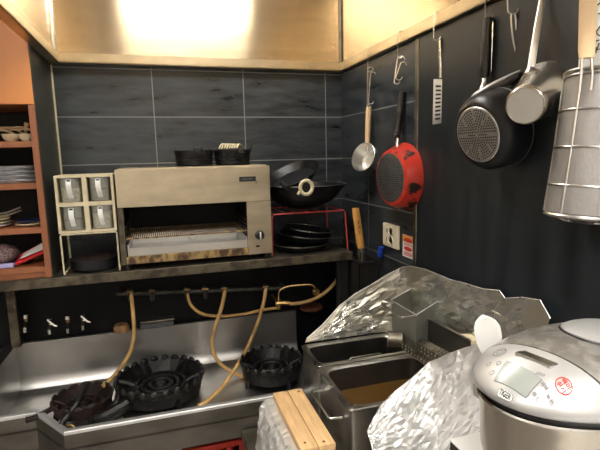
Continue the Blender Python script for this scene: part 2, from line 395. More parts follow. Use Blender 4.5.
# red crate under the apron
t = thing('plastic_crate', 'red plastic crate pushed under the stove apron', 'crate', (.19,1.83,0))
b = BM(); cz0, cz1 = .13, .462
cx0, cx1, cy0, cy1 = .03, .36, 1.68, 2.0
for z in (cz1-.03, cz1-.09, cz1-.16, cz1-.23, cz0):
    box(b, cx0, cx1, cy0, cy0+.012, z, z+.03, .002, 1); box(b, cx0, cx1, cy1-.012, cy1, z, z+.03, .002, 1)
    box(b, cx0, cx0+.012, cy0, cy1, z, z+.03, .002, 1); box(b, cx1-.012, cx1, cy0, cy1, z, z+.03, .002, 1)
for k in range(7):
    x = cx0+.004+(cx1-cx0-.026)*k/6; box(b, x, x+.018, cy0+.001, cy0+.011, cz0, cz1-.002); box(b, x, x+.018, cy1-.011, cy1-.001, cz0, cz1-.002)
box(b, cx0, cx1, cy0, cy1, cz0, cz0+.008)
obj('crate_body', b, M_crate, t, False)
b = BM(); box(b, cx0-.01, cx1+.01, cy0-.012, cy0+.014, cz1-.012, cz1, .004, 2); box(b, cx0-.01, cx1+.01, cy1-.014, cy1+.012, cz1-.012, cz1, .004, 2)
box(b, cx0-.012, cx0+.014, cy0, cy1, cz1-.012, cz1, .004, 2); box(b, cx1-.014, cx1+.012, cy0, cy1, cz1-.012, cz1, .004, 2)
obj('crate_rim', b, M_crate, t)
b = BM(); box(b, .02, .37, 1.68, 2.0, 0, .129, .006); tag(obj('storage_bin', b, M_dark, None, False), 'dark bin on the floor carrying the red crate', 'bin')

# ------------------------------------------------------------------ cast iron burners
def burner(name, label, cx, cy, rx, h, nlobe, m, rings, wall=.05, legs=4, ang0=.4, skirt=.20):
    t = thing(name, label, 'burner', (cx,cy,ZF+.001), 'cast iron gas burners')
    z0 = ZF+.001
    b = BM(); n = nlobe*8                  # ring wall with scalloped upper edge
    def wob(i, k):
        return .008*abs(math.sin(PI*k*nlobe/n))*(1 if i in (2,3) else 0)
    prof = [(rx*.84,h*skirt),(rx*.92,h*(skirt+.06)),(rx*1.0,h-.008),(rx*.95,h-.008),(rx*.84,h*.56),(rx*.78,h*.42),(rx*.84,h*skirt)]
    lathe(b, prof, n, Matrix.Translation((cx,cy,z0)), wob)
    for k in range(nlobe):                 # knuckles on the rim
        a = 2*PI*(k+.5)/nlobe; p = V((cx+rx*.975*math.cos(a), cy+rx*.975*math.sin(a), z0+h-.006))
        bmesh.ops.create_icosphere(b, subdivisions=2, radius=1, matrix=Matrix.Translation(p) @ Matrix.Rotation(a,4,'Z') @ Matrix.Diagonal((rx*.055,rx*2.5/nlobe,rx*.10,1)))
    obj('ring_wall', b, m, t)
    for k in range(legs):
        a = ang0+2*PI*k/legs; c, s = math.cos(a), math.sin(a)
        b = BM(); tube(b, [(cx+rx*.86*c,cy+rx*.86*s,z0+h*.5),(cx+rx*.9*c,cy+rx*.9*s,z0+h*.25),(cx+rx*.92*c,cy+rx*.92*s,z0)], [rx*.11,rx*.09,rx*.085], 8); obj('leg', b, m, t)
    for k in range(3 if rx < .13 else 6):  # pot rests pointing inwards
        b = BM(); a = ang0+.5+2*PI*k/(3 if rx < .13 else 6); c, s = math.cos(a), math.sin(a)
        tube(b, [(cx+rx*.93*c,cy+rx*.93*s,z0+h*.84),(cx+rx*.7*c,cy+rx*.7*s,z0+h*.70),(cx+rx*.50*c,cy+rx*.50*s,z0+h*.46)], [rx*.05,rx*.055,rx*.04], 6); obj('pot_rest', b, m, t)
    b = BM()                               # plate under the burner rings
    lathe(b, [(0,h*.32),(rx*.62,h*.30),(rx*.80,h*.36),(rx*.80,h*.42),(rx*.62,h*.36),(0,h*.37)], 40, Matrix.Translation((cx,cy,z0))); obj('burner_plate', b, m, t)
    for rr in rings:
        b = BM(); w = rx*.055
        lathe(b, [(rx*rr-w,h*.35),(rx*rr-w*.8,h*.60),(rx*rr,h*.64),(rx*rr+w*.8,h*.60),(rx*rr+w,h*.35)], 36, Matrix.Translation((cx,cy,z0)))
        for k in range(int(30*rr)+6):
            a = 2*PI*k/(int(30*rr)+6); bmesh.ops.create_icosphere(b, subdivisions=1, radius=rx*.022, matrix=Matrix.Translation((cx+rx*rr*math.cos(a),cy+rx*rr*math.sin(a),z0+h*.64)))
        obj('flame_ring', b, m, t)
    b = BM(); lathe(b, [(0,h*.66),(rx*.10,h*.64),(rx*.13,h*.52),(rx*.13,h*.33),(0,h*.33)], 20, Matrix.Translation((cx,cy,z0))); obj('burner_cap', b, M_castrust, t)
    return t, z0
B2 = (-.045, 1.855); B3 = (.412, 1.845); B1 = (-.322, 1.792)
tb, z0 = burner('gas_burner', 'wide cast iron wok burner with scalloped rim in the middle of the tray', B2[0], B2[1], .171, .092, 24, M_cast, (.25,.42,.58))
b = BM(); tube(b, smooth_path([(B2[0]-.08,B2[1]-.07,z0+.045),(B2[0]-.12,B2[1]-.12,z0+.05),(B2[0]-.19,B2[1]-.155,z0+.035),(B2[0]-.235,B2[1]-.13,z0+.022)]), .024, 10); obj('inlet_pipe', b, M_cast, tb)
b = BM(); tube(b, smooth_path([(B2[0]-.15,B2[1]-.06,z0+.075),(B2[0]-.16,B2[1]-.12,z0+.06),(B2[0]-.20,B2[1]-.10,z0+.035)]), .012, 8)
obj('support_arm', b, M_cast, tb)
tb, z0 = burner('gas_burner', 'round cast iron burner with scalloped rim beside the fryer tanks', B3[0], B3[1], .132, .096, 20, M_cast, (.32,.56))
tb, z0 = burner('gas_burner', 'small rusty cast iron burner on the stepped left end of the tray', B1[0], B1[1], .106, .086, 14, M_castrust, (.35,.62), skirt=.38)
b = BM(); tube(b, smooth_path([(B1[0]-.09,B1[1]+.01,z0+.055),(B1[0]-.15,B1[1]-.02,z0+.040),(B1[0]-.185,B1[1]-.022,z0+.034)]), [.010]*12+[.013], 8); obj('inlet_pipe', b, M_castrust, tb)
b = BM(); tube(b, smooth_path([(B1[0]+.01,B1[1]+.05,z0+.10),(B1[0]-.01,B1[1]-.06,z0+.085),(B1[0]-.05,B1[1]-.11,z0+.05),(B1[0]-.06,B1[1]-.125,z0+.02)]), .011, 8); obj('support_arm', b, M_cast, tb)
b = BM()
M = Matrix.Translation((B1[0]-.035,B1[1]-.105,z0+.012)) @ Matrix.Rotation(1.2,4,'X')
tube(b, [M @ V((.018*math.cos(a),.018*math.sin(a),0)) for a in [2*PI*k/16 for k in range(16)]], .004, 6, True); obj('tap_ring', b, M_brass, tb)
b = BM(); tube(b, [(B1[0]+.03,B1[1]-.11,z0+.012),(B1[0]+.10,B1[1]-.10,z0+.012),(B1[0]+.14,B1[1]-.085,z0+.012)], .009, 8); obj('gas_cock', b, M_dirty, tb)

# ------------------------------------------------------------------ gas pipe, taps and hoses under the shelf
YP = 2.07
pa, pb_ = oy(118,294,YP), oy(285,288,YP)
t = thing('gas_pipe', 'black horizontal gas pipe with small valves below the shelf', 'pipe', (0,YP,pa.z-.02))
b = BM(); tube(b, [pa, pb_], .010, 10); obj('pipe', b, M_pipe, t)
for p in (pa, pb_): b = BM(); tube(b, [p, (p.x, YB-.0005, p.z)], .008, 8); obj('pipe_bracket', b, M_pipe, t)
for px in (130,152,187,205,224,265):
    p = oy(px, 294-(px-118)*6/167, YP-.005)
    b = BM(); tube(b, [p+V((0,0,.022)), p, p+V((0,0,-.034))], [.010,.013,.009], 8); vv = obj('valve', b, M_pipe, t)
    b = BM(); tube(b, [p+V((-.014,-.012,.012)), p+V((.014,-.012,.012))], .005, 6); obj('valve_lever', b, M_brass, vv)
def hose(label, pts, r=.0085):
    b = BM(); tube(b, smooth_path(pts, 7), r, 10)
    return tag(obj('gas_hose', b, M_hose), label, 'hose', 'yellowed rubber gas hoses')
hose('yellow rubber gas hose dropping to the small left burner', [oy(131,293,2.06),oy(133,312,2.04),oy(134,332,2.02),oy(131,350,1.99),oy(122,366,1.95),oy(112,378,1.90),oy(103,386,1.86)])
hose('yellow gas hose bending down to the round burner by the fryer', [oy(225,290,2.06),oy(222,306,2.03),oy(215,328,2.0),oy(212,346,1.97),oy(219,362,1.94),oy(234,373,1.91),oy(248,377,1.89)])
hose('yellow gas hose sloping across to the middle wok burner front', [oy(266,288,2.06),oy(263,305,2.03),oy(255,330,1.99),oy(243,356,1.92),oy(226,382,1.82),oy(210,399,1.73),(.09,1.70,.613)])
hose('yellow gas hose looping flat along the sooty wall below the pipe', [oy(187,292,2.06),oy(191,305,2.06),oy(203,314,2.07),oy(222,316,2.08),oy(244,314,2.09),oy(262,310,2.09),oy(277,308,2.07)], .007)
hose('yellow gas hose rising to the right behind the shelf post', [oy(290,304,2.0),oy(305,302,1.98),oy(320,296,1.97),oy(333,285,1.97),oy(341,272,1.98),oy(344,262,2.0)], .008)
t = thing('gas_tap', 'brass gas tap with bent copper tube right of the hoses', 'tap', oy(290,306,2.0))
p = oy(279,303,2.02)
b = BM(); tube(b, smooth_path([oy(279,303,2.02),oy(279,292,2.02),oy(286,287,2.02),oy(300,285,2.01),oy(312,285,2.0),oy(316,290,2.0)]), .0042, 8); obj('copper_tube', b, M_brass, t)
b = BM(); tube(b, [p+V((-.016,0,0)), p+V((.02,-.005,0)), p+V((.05,-.02,0))], [.012,.011,.009], 8); tube(b, [p+V((0,0,.02)), p+V((0,0,-.03))], .009, 8); tube(b, [p+V((0,0,0)), (p.x,YB,p.z)], .007, 6); obj('tap_body', b, M_brass, t)
p = oy(316,292,1.985); b = BM(); box(b, p.x-.014, p.x+.014, p.y-.01, p.y+.015, p.z-.014, p.z+.012, .004); obj('coupling', b, M_brass, t)
# small chrome water taps on the left
for px, py, lab in ((27,324,'small chrome tap nearest the shelf post'),(51,326,'chrome lever tap second from the shelf post'),(69,325,'small chrome knob tap between the two lever taps'),(84,322,'chrome lever tap on the right end of the small taps')):
    p = oy(px, py, 2.10); t = thing('water_tap', lab, 'tap', p, 'small chrome taps')
    b = BM(); tube(b, [(p.x,YB,p.z+.01),(p.x,2.08,p.z+.01),(p.x,2.065,p.z-.005),(p.x,2.065,p.z-.022)], .0075, 8); obj('spout', b, M_chrome, t)
    b = BM(); tube(b, [(p.x,2.09,p.z+.01),(p.x,2.09,p.z+.034)], [.006,.008], 8); st = obj('stem', b, M_brass, t)
    if px in (51, 84):
        b = BM(); tube(b, [(p.x-.006,2.088,p.z+.032),(p.x+.022,2.075,p.z+.008),(p.x+.032,2.07,p.z+.006)], [.007,.008,.004], 8); obj('lever', b, M_chrome, st)
    else:
        b = BM(); lathe(b, [(0,.018),(.012,.015),(.013,0),(0,0)], 14, Matrix.Translation((p.x,2.09,p.z+.03))); obj('knob', b, M_chrome, st)
# things lying along the top of the backsplash
ZT = .8035
b = BM(); c = oy(127,323,2.10)
lathe(b, [(0,.034),(.026,.032),(.034,.020),(.034,0),(0,0)], 20, Matrix.Translation((oy(121,323,2.10).x,c.y+.006,ZT)) ); tag(obj('rusty_cap', b, M_cap), 'brown rusted round cap left of the scrub brush', 'cap')
t = thing('scrub_brush', 'grey scrub brush lying below the gas pipe', 'brush', (oy(157,322,2.10).x,2.105,ZT))
c = oy(157,322,2.105).x
b = BM(); box(b, c-.072, c+.072, 2.085, 2.148, ZT, ZT+.024, .004); obj('bristles', b, M_grey, t)
b = BM(); box(b, c-.07, c+.076, 2.088, 2.146, ZT+.0245, ZT+.036, .005); obj('brush_back', b, M_dirty, t)
c = oy(313,303,2.06)
b = BM(); lathe(b, [(0,.020),(.050,.020),(.056,.014),(.056,.004),(.050,0),(0,0)], 30, Matrix.Translation((c.x,2.092,ZT))); tag(obj('pot_lid', b, M_brownrust), 'reddish brown round lid lying right of the brass tap', 'lid')

# ------------------------------------------------------------------ orange cabinet on the left
CX0, CX1, CY0 = -.90, XL, 1.825
t = thing('shelf_cabinet', 'tall orange wall cabinet with open shelves at the left edge', 'cabinet', (-.64,1.98,ZS))
zc = 1.742                                # underside of the orange upper front
b = BM(); box(b, CX0, CX1-.003, CY0-.006, CY0+.012, zc, 2.50, .001, 1); obj('upper_door', b, M_orange, t, False)
b = BM(); box(b, CX1-.020, CX1, CY0, YB-.001, ZS+.001, 2.50); obj('side_panel', b, M_darkside, t, False)
b = BM(); box(b, CX1-.022, CX1-.002, CY0-.008, CY0-.0005, ZS+.001, zc-.002, .001, 1); obj('edge_strip', b, M_brown, t, False)
b = BM(); box(b, CX0, CX0+.02, CY0, YB-.001, ZS+.001, 2.50); obj('side_panel', b, M_brown, t, False)
b = BM(); box(b, CX0+.02, CX1-.02, YB-.012, YB-.001, ZS+.001, 2.50); obj('back_panel', b, M_dark, t, False)
shz = [oy(10,141.5,CY0).z, oy(10,184,CY0).z, oy(10,229,CY0).z, oy(10,269,CY0).z]
for z in shz:
    b = BM(); box(b, CX0+.02, CX1-.02, CY0-.004, YB-.012, z-.020, z, .001, 1); obj('shelf_board', b, M_brown, t, False)
b = BM(); box(b, CX0+.02, CX1-.02, CY0+.02, YB-.012, zc, zc+.015); obj('shelf_board', b, M_brown, t, False)
b = BM(); box(b, CX0, CX1-.022, CY0+.004, CY0+.015, ZS+.001, shz[3]-.020); obj('plinth', b, M_brown, t, False)

# cabinet contents
z = shz[0]+.0008
def bowl(name, label, cat, c, r, h, m, group=None, th=.004):
    b = BM(); lathe(b, [(0,0),(r*.5,0),(r*.85,h*.45),(r,h),(r-th,h),(r*.82,h*.5),(r*.45,th),(0,th)], 28, Matrix.Translation(c))
    return tag(obj(name, b, m), label, cat, group)
bowl('small_bowl', 'cream bowl at the right end of the top cabinet shelf', 'bowl', (oy(27,138,1.87).x,1.875,z), .030, .026, M_cream, 'cream bowls on the top shelf')
bowl('small_bowl', 'cream bowl second from the right on the top cabinet shelf', 'bowl', (oy(11,138,1.87).x,1.875,z), .030, .026, M_cream, 'cream bowls on the top shelf')
b = BM()
c = oy(12,131,1.88)
for k in range(16):
    p = V((c.x-.06+.10*random.random(), 1.865+.03*random.random(), z+.028+.018*random.random())); a = random.uniform(-.5,.5)
    tube(b, smooth_path([p-V((.04,0,-.004)), p+V((0,random.uniform(-.008,.008),.006)), p+V((.04,0,-.006+.02*a))], 3), .0024, 5)
tag(obj('dried_straw_bundle', b, M_straw), 'tangle of dry brown straw lying across the cream bowls', 'straw', kind='stuff')
b = BM(); p0 = oy(25,128,1.885); tube(b, [V((p0.x,1.885,z+.027)), V((p0.x+.004,1.885,z+.052)), V((p0.x+.008,1.885,z+.066))], [.006,.007,.009], 8)
tag(obj('wooden_pestle', b, M_straw), 'short brown stick standing up in the right cream bowl', 'stick')
z = shz[1]+.0008
for k in range(4):
    b = BM(); x_a, x_b = -.72, oy(39,180,1.84).x-.004*k; zz = z+k*.0155
    loft(b, [sring((x_a+x_b)/2+.003*math.sin(k*3), 1.925, zz+h, (x_b-x_a)/2*s, .085*s, 40, 5) for h, s in ((0,.93),(.003,.96),(.009,1.0),(.012,1.0),(.0145,.9))])
    for v in b.verts: v.co.z += .0015*noise.noise(v.co*30)
    tag(obj('plastic_tray', b, M_plastclear), ['clear film wrapped tray lowest in the stack','clear film wrapped tray second from the bottom of the stack','clear film wrapped tray second from the top of the stack','clear film wrapped tray topmost on the second cabinet shelf'][k], 'tray', 'clear trays on the second shelf')
z = shz[2]+.0008
def plate(label, c, r, m, tilt=(0,0), group=None):
    b = BM(); Mt = Matrix.Translation(c) @ Matrix.Rotation(tilt[0],4,'Y') @ Matrix.Rotation(tilt[1],4,'X')
    lathe(b, [(0,0),(r*.55,0),(r*.95,.006),(r,.008),(r,.0105),(r*.94,.0095),(r*.54,.003),(0,.003)], 36, Mt)
    return tag(obj('plate', b, m), label, 'plate', group)
xl = oy(-6,225,1.88).x
for k in range(3): plate(['white plate lowest of the left pile at the frame edge','cream plate in the middle of the left pile','cream plate on top of the left pile'][k], (xl-.005,1.90,z+.011*k), .052, [M_white,M_cream,M_cream][k], group='plates piled on the third shelf')
xr = oy(29,222,1.88).x
plate('cream plate under the navy plate at the right end of the shelf', (xr,1.89,z), .047, M_cream, group='plates on the right of the third shelf')
plate('navy plate lying on the cream plate on the third shelf', (xr-.004,1.89,z+.0112), .045, M_blue, group='plates on the right of the third shelf')
b = BM(); p = V((xl+.02,1.90,z+.036))
for k in range(2):
    tube(b, [p+V((-.06,.006*k,.004-.01*k)), p+V((.02,.006*k,.014-.01*k)), p+V((.064,.006*k,.030-.012*k))], .0035, 6)
tag(obj('tongs', b, M_wire), 'thin tongs lying over the left pile of plates', 'tongs')
z = shz[3]+.0008
b = BM(); c = oy(3,258,1.90)
bmesh.ops.create_uvsphere(b, u_segments=28, v_segments=18, radius=1, matrix=Matrix.Translation((c.x-.01,1.93,z+.036)) @ Matrix.Diagonal((.056,.055,.036,1)))
for v in b.verts: v.co += V((1,1,.6))*.006*noise.noise(v.co*45)
zz = min(v.co.z for v in b.verts)
for v in b.verts: v.co.z += z-zz
tag(obj('net_bag', b, M_net), 'pinkish grey net bag on the bottom cabinet shelf', 'bag')
t = thing('food_packet', 'red and white food packet leaning on the bottom cabinet shelf', 'packet', (oy(32,257,1.87).x,1.87,z))
def pk(px, py, Y): return oy(px, py, Y)
q = [pk(14,264,1.842), pk(46,250,1.846), pk(45,241,1.91), pk(20,254,1.91)]
b = BM(); slab(b, q, .010); bmesh.ops.bevel(b, geom=b.edges[:], offset=.003, segments=2, affect='EDGES'); obj('packet', b, M_redpack, t)
q2 = [pk(20.5,259.5,1.843), pk(45,249.3,1.846), pk(43.5,243.5,1.90), pk(24,254,1.90)]
nrm = (q2[1]-q2[0]).cross(q2[3]-q2[0]).normalized(); b = BM(); slab(b, [p+nrm*.0035 for p in q2], .001); obj('white_label', b, M_paper, t, False)
b = BM(); c = oy(5,267,1.85); box(b, c.x-.035, c.x+.030, 1.835, 1.87, z, z+.014, .005, 2); tag(obj('food_packet', b, M_lilac), 'lilac packet lying flat in front of the net bag', 'packet')
b = BM(); c = oy(21,266,1.86)
bmesh.ops.create_uvsphere(b, u_segments=20, v_segments=12, radius=1, matrix=Matrix.Translation((c.x,1.90,z+.012)) @ Matrix.Diagonal((.032,.022,.012,1)))
for v in b.verts: v.co.z = max(z, v.co.z+.004*noise.noise(v.co*60))
tag(obj('plastic_bag', b, M_black), 'crumpled black bag below the red packet', 'bag')

# ------------------------------------------------------------------ spice rack and wire stand between cabinet and grill
YK = 1.83
ra, rb = oy(56,235,YK), oy(112.5,174,YK)
RX0, RX1, RZ0, RZ1 = ra.x+.010, rb.x, ra.z+.002, rb.z
t = thing('spice_rack', 'cream plastic rack holding four clear spice boxes', 'rack', ((RX0+RX1)/2,1.91,RZ0))
b = BM(); w = .009; RY1 = 1.985; zm = (RZ0+RZ1)/2; xm = (RX0+RX1)/2
for (a, c, d, e) in ((RX0,RX0+w,RZ0,RZ1),(RX1-w,RX1,RZ0,RZ1),(xm-w*.9,xm+w*.9,RZ0,RZ1),(RX0,RX1,RZ0,RZ0+w),(RX0,RX1,RZ1-w,RZ1),(RX0,RX1,zm-w*.8,zm+w*.8)):
    hz_ = (c-a) > .06; box(b, a+(.0012 if hz_ else 0), c-(.0012 if hz_ else 0), YK+(.0012 if hz_ else 0), RY1-(.0012 if hz_ else 0), d+(0 if hz_ else .0012), e-(0 if hz_ else .0012), 0)
obj('rack_frame', b, M_cream, t, False)
b = BM(); box(b, RX0, RX1, RY1, RY1+.003, RZ0, RZ1); obj('rack_back', b, M_cream, t, False)
spots = [(RX0+w,xm-w*.9,zm+w*.8),(xm+w*.9,RX1-w,zm+w*.8),(RX0+w,xm-w*.9,RZ0+w),(xm+w*.9,RX1-w,RZ0+w)]
jl = ['clear spice box with white handle, upper left in the cream rack','clear spice box with white handle, upper right in the cream rack','clear spice box with white handle, lower left in the cream rack','clear spice box with white handle, lower right in the cream rack']
j0 = None; base0 = None
for i, (a, c, zq) in enumerate(spots):
    zq += .0006; cxj = (a+c)/2; hw = (c-a)/2-.004; hh = (RZ1-RZ0)/2-w*2.2
    j = thing('spice_box', jl[i], 'spice box', (cxj, YK+.06, zq), 'spice boxes in the cream rack')
    b = BM(); loft(b, [sring(cxj,YK+.063,zq+h,hw*s,.06*s,32,4) for h, s in ((0,.93),(.003,.97),(hh*.95,1.0),(hh,1.0))]); obj('box_body', b, M_jar, j)
    b = BM(); loft(b, [sring(cxj,YK+.064,zq+h,hw*.9,.053,28,4) for h in (.003, hh*(.62,.5,.45,.7)[i])]); obj('spice', b, (M_spiceg,M_spiced,M_spiced,M_spiceg)[i], j)
    b = BM(); loft(b, [sring(cxj,YK+.063,zq+hh+h,hw*s,.06*s,32,4) for h, s in ((.0005,1.02),(.005,1.02),(.006,.95))]); obj('lid', b, M_jar, j)
    b = BM(); ws = .0085
    pth = smooth_path([V((cxj-.002,YK-.002,zq+hh-.003)),V((cxj-.002,YK-.012,zq+hh*.75)),V((cxj,YK-.012,zq+hh*.45)),V((cxj+.003,YK-.002,zq+hh*.18))],5)
    for p, q in zip(pth, pth[1:]): hexa(b, [q+V((-ws,0,0)), q+V((ws,0,0)), q+V((ws,.003,0)), q+V((-ws,.003,0)), p+V((-ws,0,0)), p+V((ws,0,0)), p+V((ws,.003,0)), p+V((-ws,.003,0))])
    hd = obj('handle', b, M_white, j, False)
    b = BM(); box(b, cxj-.0075, cxj+.004, YK-.0065, YK-.002, zq+hh-.010, zq+hh-.004); obj('handle_slot', b, M_ink, hd, False)
t = thing('wire_stand', 'cream wire stand under the spice rack', 'stand', ((RX0+RX1)/2,1.90,ZS))
b = BM(); wz = RZ0-.004
for Y in (YK+.004, RY1-.004):
    tube(b, [(RX0+.004,Y,ZS+.0035),(RX0+.003,Y,wz-.006),(RX0+.008,Y,wz),(RX1-.006,Y,wz),(RX1-.002,Y,wz-.006),(RX1-.002,Y,ZS+.0035)], .0033, 6)
for x in (RX0+.004, RX1-.002): tube(b, [(x,YK+.004,ZS+.0035),(x,RY1-.004,ZS+.0035)], .0033, 6)
for k in range(5):
    x = RX0+.02+k*(RX1-RX0-.04)/4; tube(b, [(x,YK+.004,wz),(x,RY1-.004,wz)], .0025, 6)
obj('wire_frame', b, M_cream, t)
t = thing('black_pot', 'low black pot with a dull reddish lid inside the wire stand', 'pot', (xm,1.91,ZS))
b = BM(); pr = (RX1-RX0)/2-.014; lathe(b, [(0,.001),(pr*.9,.001),(pr,.012),(pr,.045),(pr-.004,.045),(pr-.004,.012),(0,.008)], 32, Matrix.Translation((xm,1.91,ZS))); obj('pot_body', b, M_wok, t)
b = BM(); lathe(b, [(0,.056),(pr*.5,.055),(pr*.98,.0455),(0,.0455)], 32, Matrix.Translation((xm,1.91,ZS))); obj('lid', b, M_castrust, t)

# ------------------------------------------------------------------ salamander grill
YG = 1.82
G0 = oy(114,169,YG); G1 = oy(269.5,168.5,YG)
gx0, gx1 = G0.x, G1.x; gz1 = (G0.z+G1.z)/2; gz0 = ZS+.022; gy1 = 2.13
t = thing('salamander_grill', 'stainless steel salamander grill with open cooking chamber', 'grill', ((gx0+gx1)/2,1.97,ZS))
ox0, ox1 = oy(125.5,240,YG).x, oy(248,240,YG).x
oz0, oz1 = oy(180,257,YG).z, oy(180,205,YG).z
zfr = oy(180,252,YG).z
b = BM(); slab(b, [(gx0,YG,oz1),(gx1,YG,oz1),(gx1,YG,gz1),(gx0,YG,gz1)], .004); bmesh.ops.bevel(b, geom=[e for e in b.edges], offset=.0012, segments=1, affect='EDGES'); obj('upper_front', b, M_goldsteel, t, False)
b = BM(); box(b, gx0, gx1, YG, gy1, gz1, gz1+.004, .001, 1); box(b, gx0+.01, gx1-.01, YG+.02, gy1, gz1+.004, gz1+.008); obj('top_panel', b, M_goldsteel, t, False)
b = BM(); box(b, gx0, ox0, YG, YG+.004, gz0, oz1-.001); obj('side_stile', b, M_burnt, t, False)
b = BM(); box(b, ox1, gx1, YG, YG+.004, gz0, oz1-.001); cp = obj('control_panel', b, M_goldsteel, t, False)
kc = oy(259.5,235,YG)
b = BM(); lathe(b, [(0,.020),(.012,.020),(.0165,.016),(.019,.004),(.019,0),(0,0)], 24, axisM((kc.x,YG,kc.z), (0,-1,0))); kn = obj('control_knob', b, M_black, cp)
b = BM(); box(b, kc.x-.0025, kc.x+.0025, YG-.024, YG-.020, kc.z-.015, kc.z+.015, .001, 1); obj('knob_pointer', b, M_white, kn, False)
b = BM(); c2 = oy(258,246,YG); box(b, c2.x-.008, c2.x+.006, YG-.004, YG, c2.z-.004, c2.z+.003, .001, 1); obj('indicator_plate', b, M_ink, cp, False)
b = BM(); c2 = oy(247.5,179,YG); box(b, c2.x-.033, c2.x+.033, YG-.003, YG, c2.z-.0095, c2.z+.0095, .001, 1); bd = obj('name_badge', b, M_ink, t, False)
b = BM(); box(b, c2.x-.022, c2.x+.020, YG-.0036, YG-.0031, c2.z-.001, c2.z+.0015); obj('badge_print', b, M_greyink, bd, False)
b = BM(); box(b, ox0-.002, ox1+.002, YG-.003, YG+.006, gz0, zfr-.004, .002, 1); obj('lower_front', b, M_rust, t, False)
b = BM(); box(b, gx0, gx0+.004, YG+.004, gy1, gz0, gz1); obj('side_panel', b, M_burnt, t, False)
b = BM(); box(b, gx1-.004, gx1, YG+.004, gy1, gz0, gz1); obj('side_panel', b, M_burnt, t, False)
b = BM(); box(b, ox0-.003, ox0, YG+.004, gy1-.02, gz0, oz1+.03); box(b, ox1, ox1+.003, YG+.004, gy1-.02, gz0, oz1+.03); box(b, ox0, ox1, gy1-.02, gy1-.012, gz0, gz1); box(b, ox0, ox1, YG+.006, gy1-.02, gz0, gz0+.003)
obj('chamber_liner', b, M_blackwall, t, False)
b = BM(); box(b, ox0+.02, ox1-.02, YG+.05, gy1-.03, oz1+.005, oz1+.03); obj('ceramic_burner', b, M_dark, t, False)
b = BM(); zg = oy(180,234,YG+.03).z                       # grill grate
for k in range(56):
    x = ox0+.012+k*(ox1-ox0-.024)/55; tube(b, [(x,YG+.012,zg),(x,gy1-.04,zg)], .0022, 5)
for Y in (YG+.012, gy1-.04, 1.97): tube(b, [(ox0+.001,Y,zg-.003),(ox1-.001,Y,zg-.003)], .003, 6)
gr = obj('grate', b, M_rust, t)
b = BM(); cx = oy(193,236,YG).x; tube(b, [(cx-.016,YG+.012,zg-.002),(cx-.014,YG-.012,zg-.012),(cx-.008,YG-.020,zg-.016),(cx+.010,YG-.020,zg-.016),(cx+.016,YG-.012,zg-.012),(cx+.018,YG+.012,zg-.002)], .0026, 6); obj('grate_handle', b, M_wire, gr)
b = BM()                                                   # rack guides on both chamber sides
for k in range(4):
    zz = zg-.012+k*.018
    tube(b, [(ox0+.004,YG+.008,zz),(ox0+.004,gy1-.05,zz)], .0025, 5); tube(b, [(ox1-.004,YG+.008,zz),(ox1-.004,gy1-.05,zz)], .0025, 5)
obj('rack_guides', b, M_dirty, t)
b = BM()                                                   # drip tray
dx0, dx1, dz0, dz1, dy0, dy1 = ox0+.005, ox1-.002, zfr-.003, oy(180,241,YG+.01).z, YG+.008, gy1-.05
box(b, dx0, dx1, dy0, dy1, dz0, dz0+.003)
slab(b, [(dx0,dy0-.004,dz0),(dx1,dy0-.004,dz0),(dx1,dy0-.008,dz1-.012),(dx0,dy0-.008,dz1-.012)], .003)
slab(b, [(dx1,dy1,dz0),(dx0,dy1,dz0),(dx0,dy1,dz1+.006),(dx1,dy1,dz1+.006)], .003)
box(b, dx0, dx0+.003, dy0, dy1, dz0, dz1); box(b, dx1-.003, dx1, dy0, dy1, dz0, dz1)
dt = obj('drip_tray', b, M_alu, t, False)
for fx in (gx0+.02, gx1-.02):
    for fy in (YG+.02, gy1-.03):
        b = BM(); tube(b, [(fx,fy,ZS+.0005),(fx,fy,gz0)], .010, 10); obj('foot', b, M_dark, t)
# ------------------------------------------------------------------ black pots on the grill
def lidpot(px0, px1, label, ztop_items=None):
    Y = 1.93; a, c = oy(px0,165,Y), oy(px1,165,Y); r = (c.x-a.x)/2*1.07; x = (a.x+c.x)/2; z = gz1+.0085
    t = thing('iron_casserole', label, 'pot', (x,Y,z), 'black iron casseroles on the grill')
    b = BM(); lathe(b, [(0,0),(r*.82,0),(r*.9,.006),(r*.92,.024),(r*.97,.026),(r*.97,.030),(r*.9,.030),(r*.86,.008),(0,.006)], 32, Matrix.Translation((x,Y,z))); obj('lower_dish', b, M_wok, t)
    b = BM(); lathe(b, [(0,.0305),(r*.90,.0305),(r*.95,.040),(r*.98,.056),(r,.058),(r,.061),(r*.94,.061),(r*.88,.038),(0,.036)], 32, Matrix.Translation((x,Y,z))); obj('upper_dish', b, M_wok, t)
    return t, x, Y, z, r
t, x, Y, z, r = lidpot(176, 213, 'pair of stacked black iron dishes, left on top of the grill')
b = BM(); box(b, x-.008, x+.028, Y-r*1.06, Y-r*.80, z+.050, z+.075, .009, 3); obj('handle', b, M_black, t)
t, x, Y, z, r = lidpot(215, 250, 'pair of stacked black iron dishes holding straw forks, right on the grill')
b = BM(); box(b, x+.010, x+.040, Y-r*1.10, Y-r*.78, z+.046, z+.067, .009, 3); obj('handle', b, M_black, t)
b = BM(); tube(b, [(x+r*.80,Y,z+.045),(x+r*.98,Y,z+.066),(x+r*1.06,Y,z+.088)], [.012,.008,.005], 8); obj('handle', b, M_black, t)
b = BM()
for k in range(8):
    xx = x-.046+k*.010; tube(b, smooth_path([V((xx-.012,Y-.045,z+.066)),V((xx,Y-.03,z+.083)),V((xx+.016,Y-.005,z+.084-.0012*k)),V((xx+.030,Y+.02,z+.068))],4), .0032, 6)
tag(obj('straw_coil', b, M_cream), 'bundle of pale bent sticks lying in the right-hand iron dish', 'sticks')

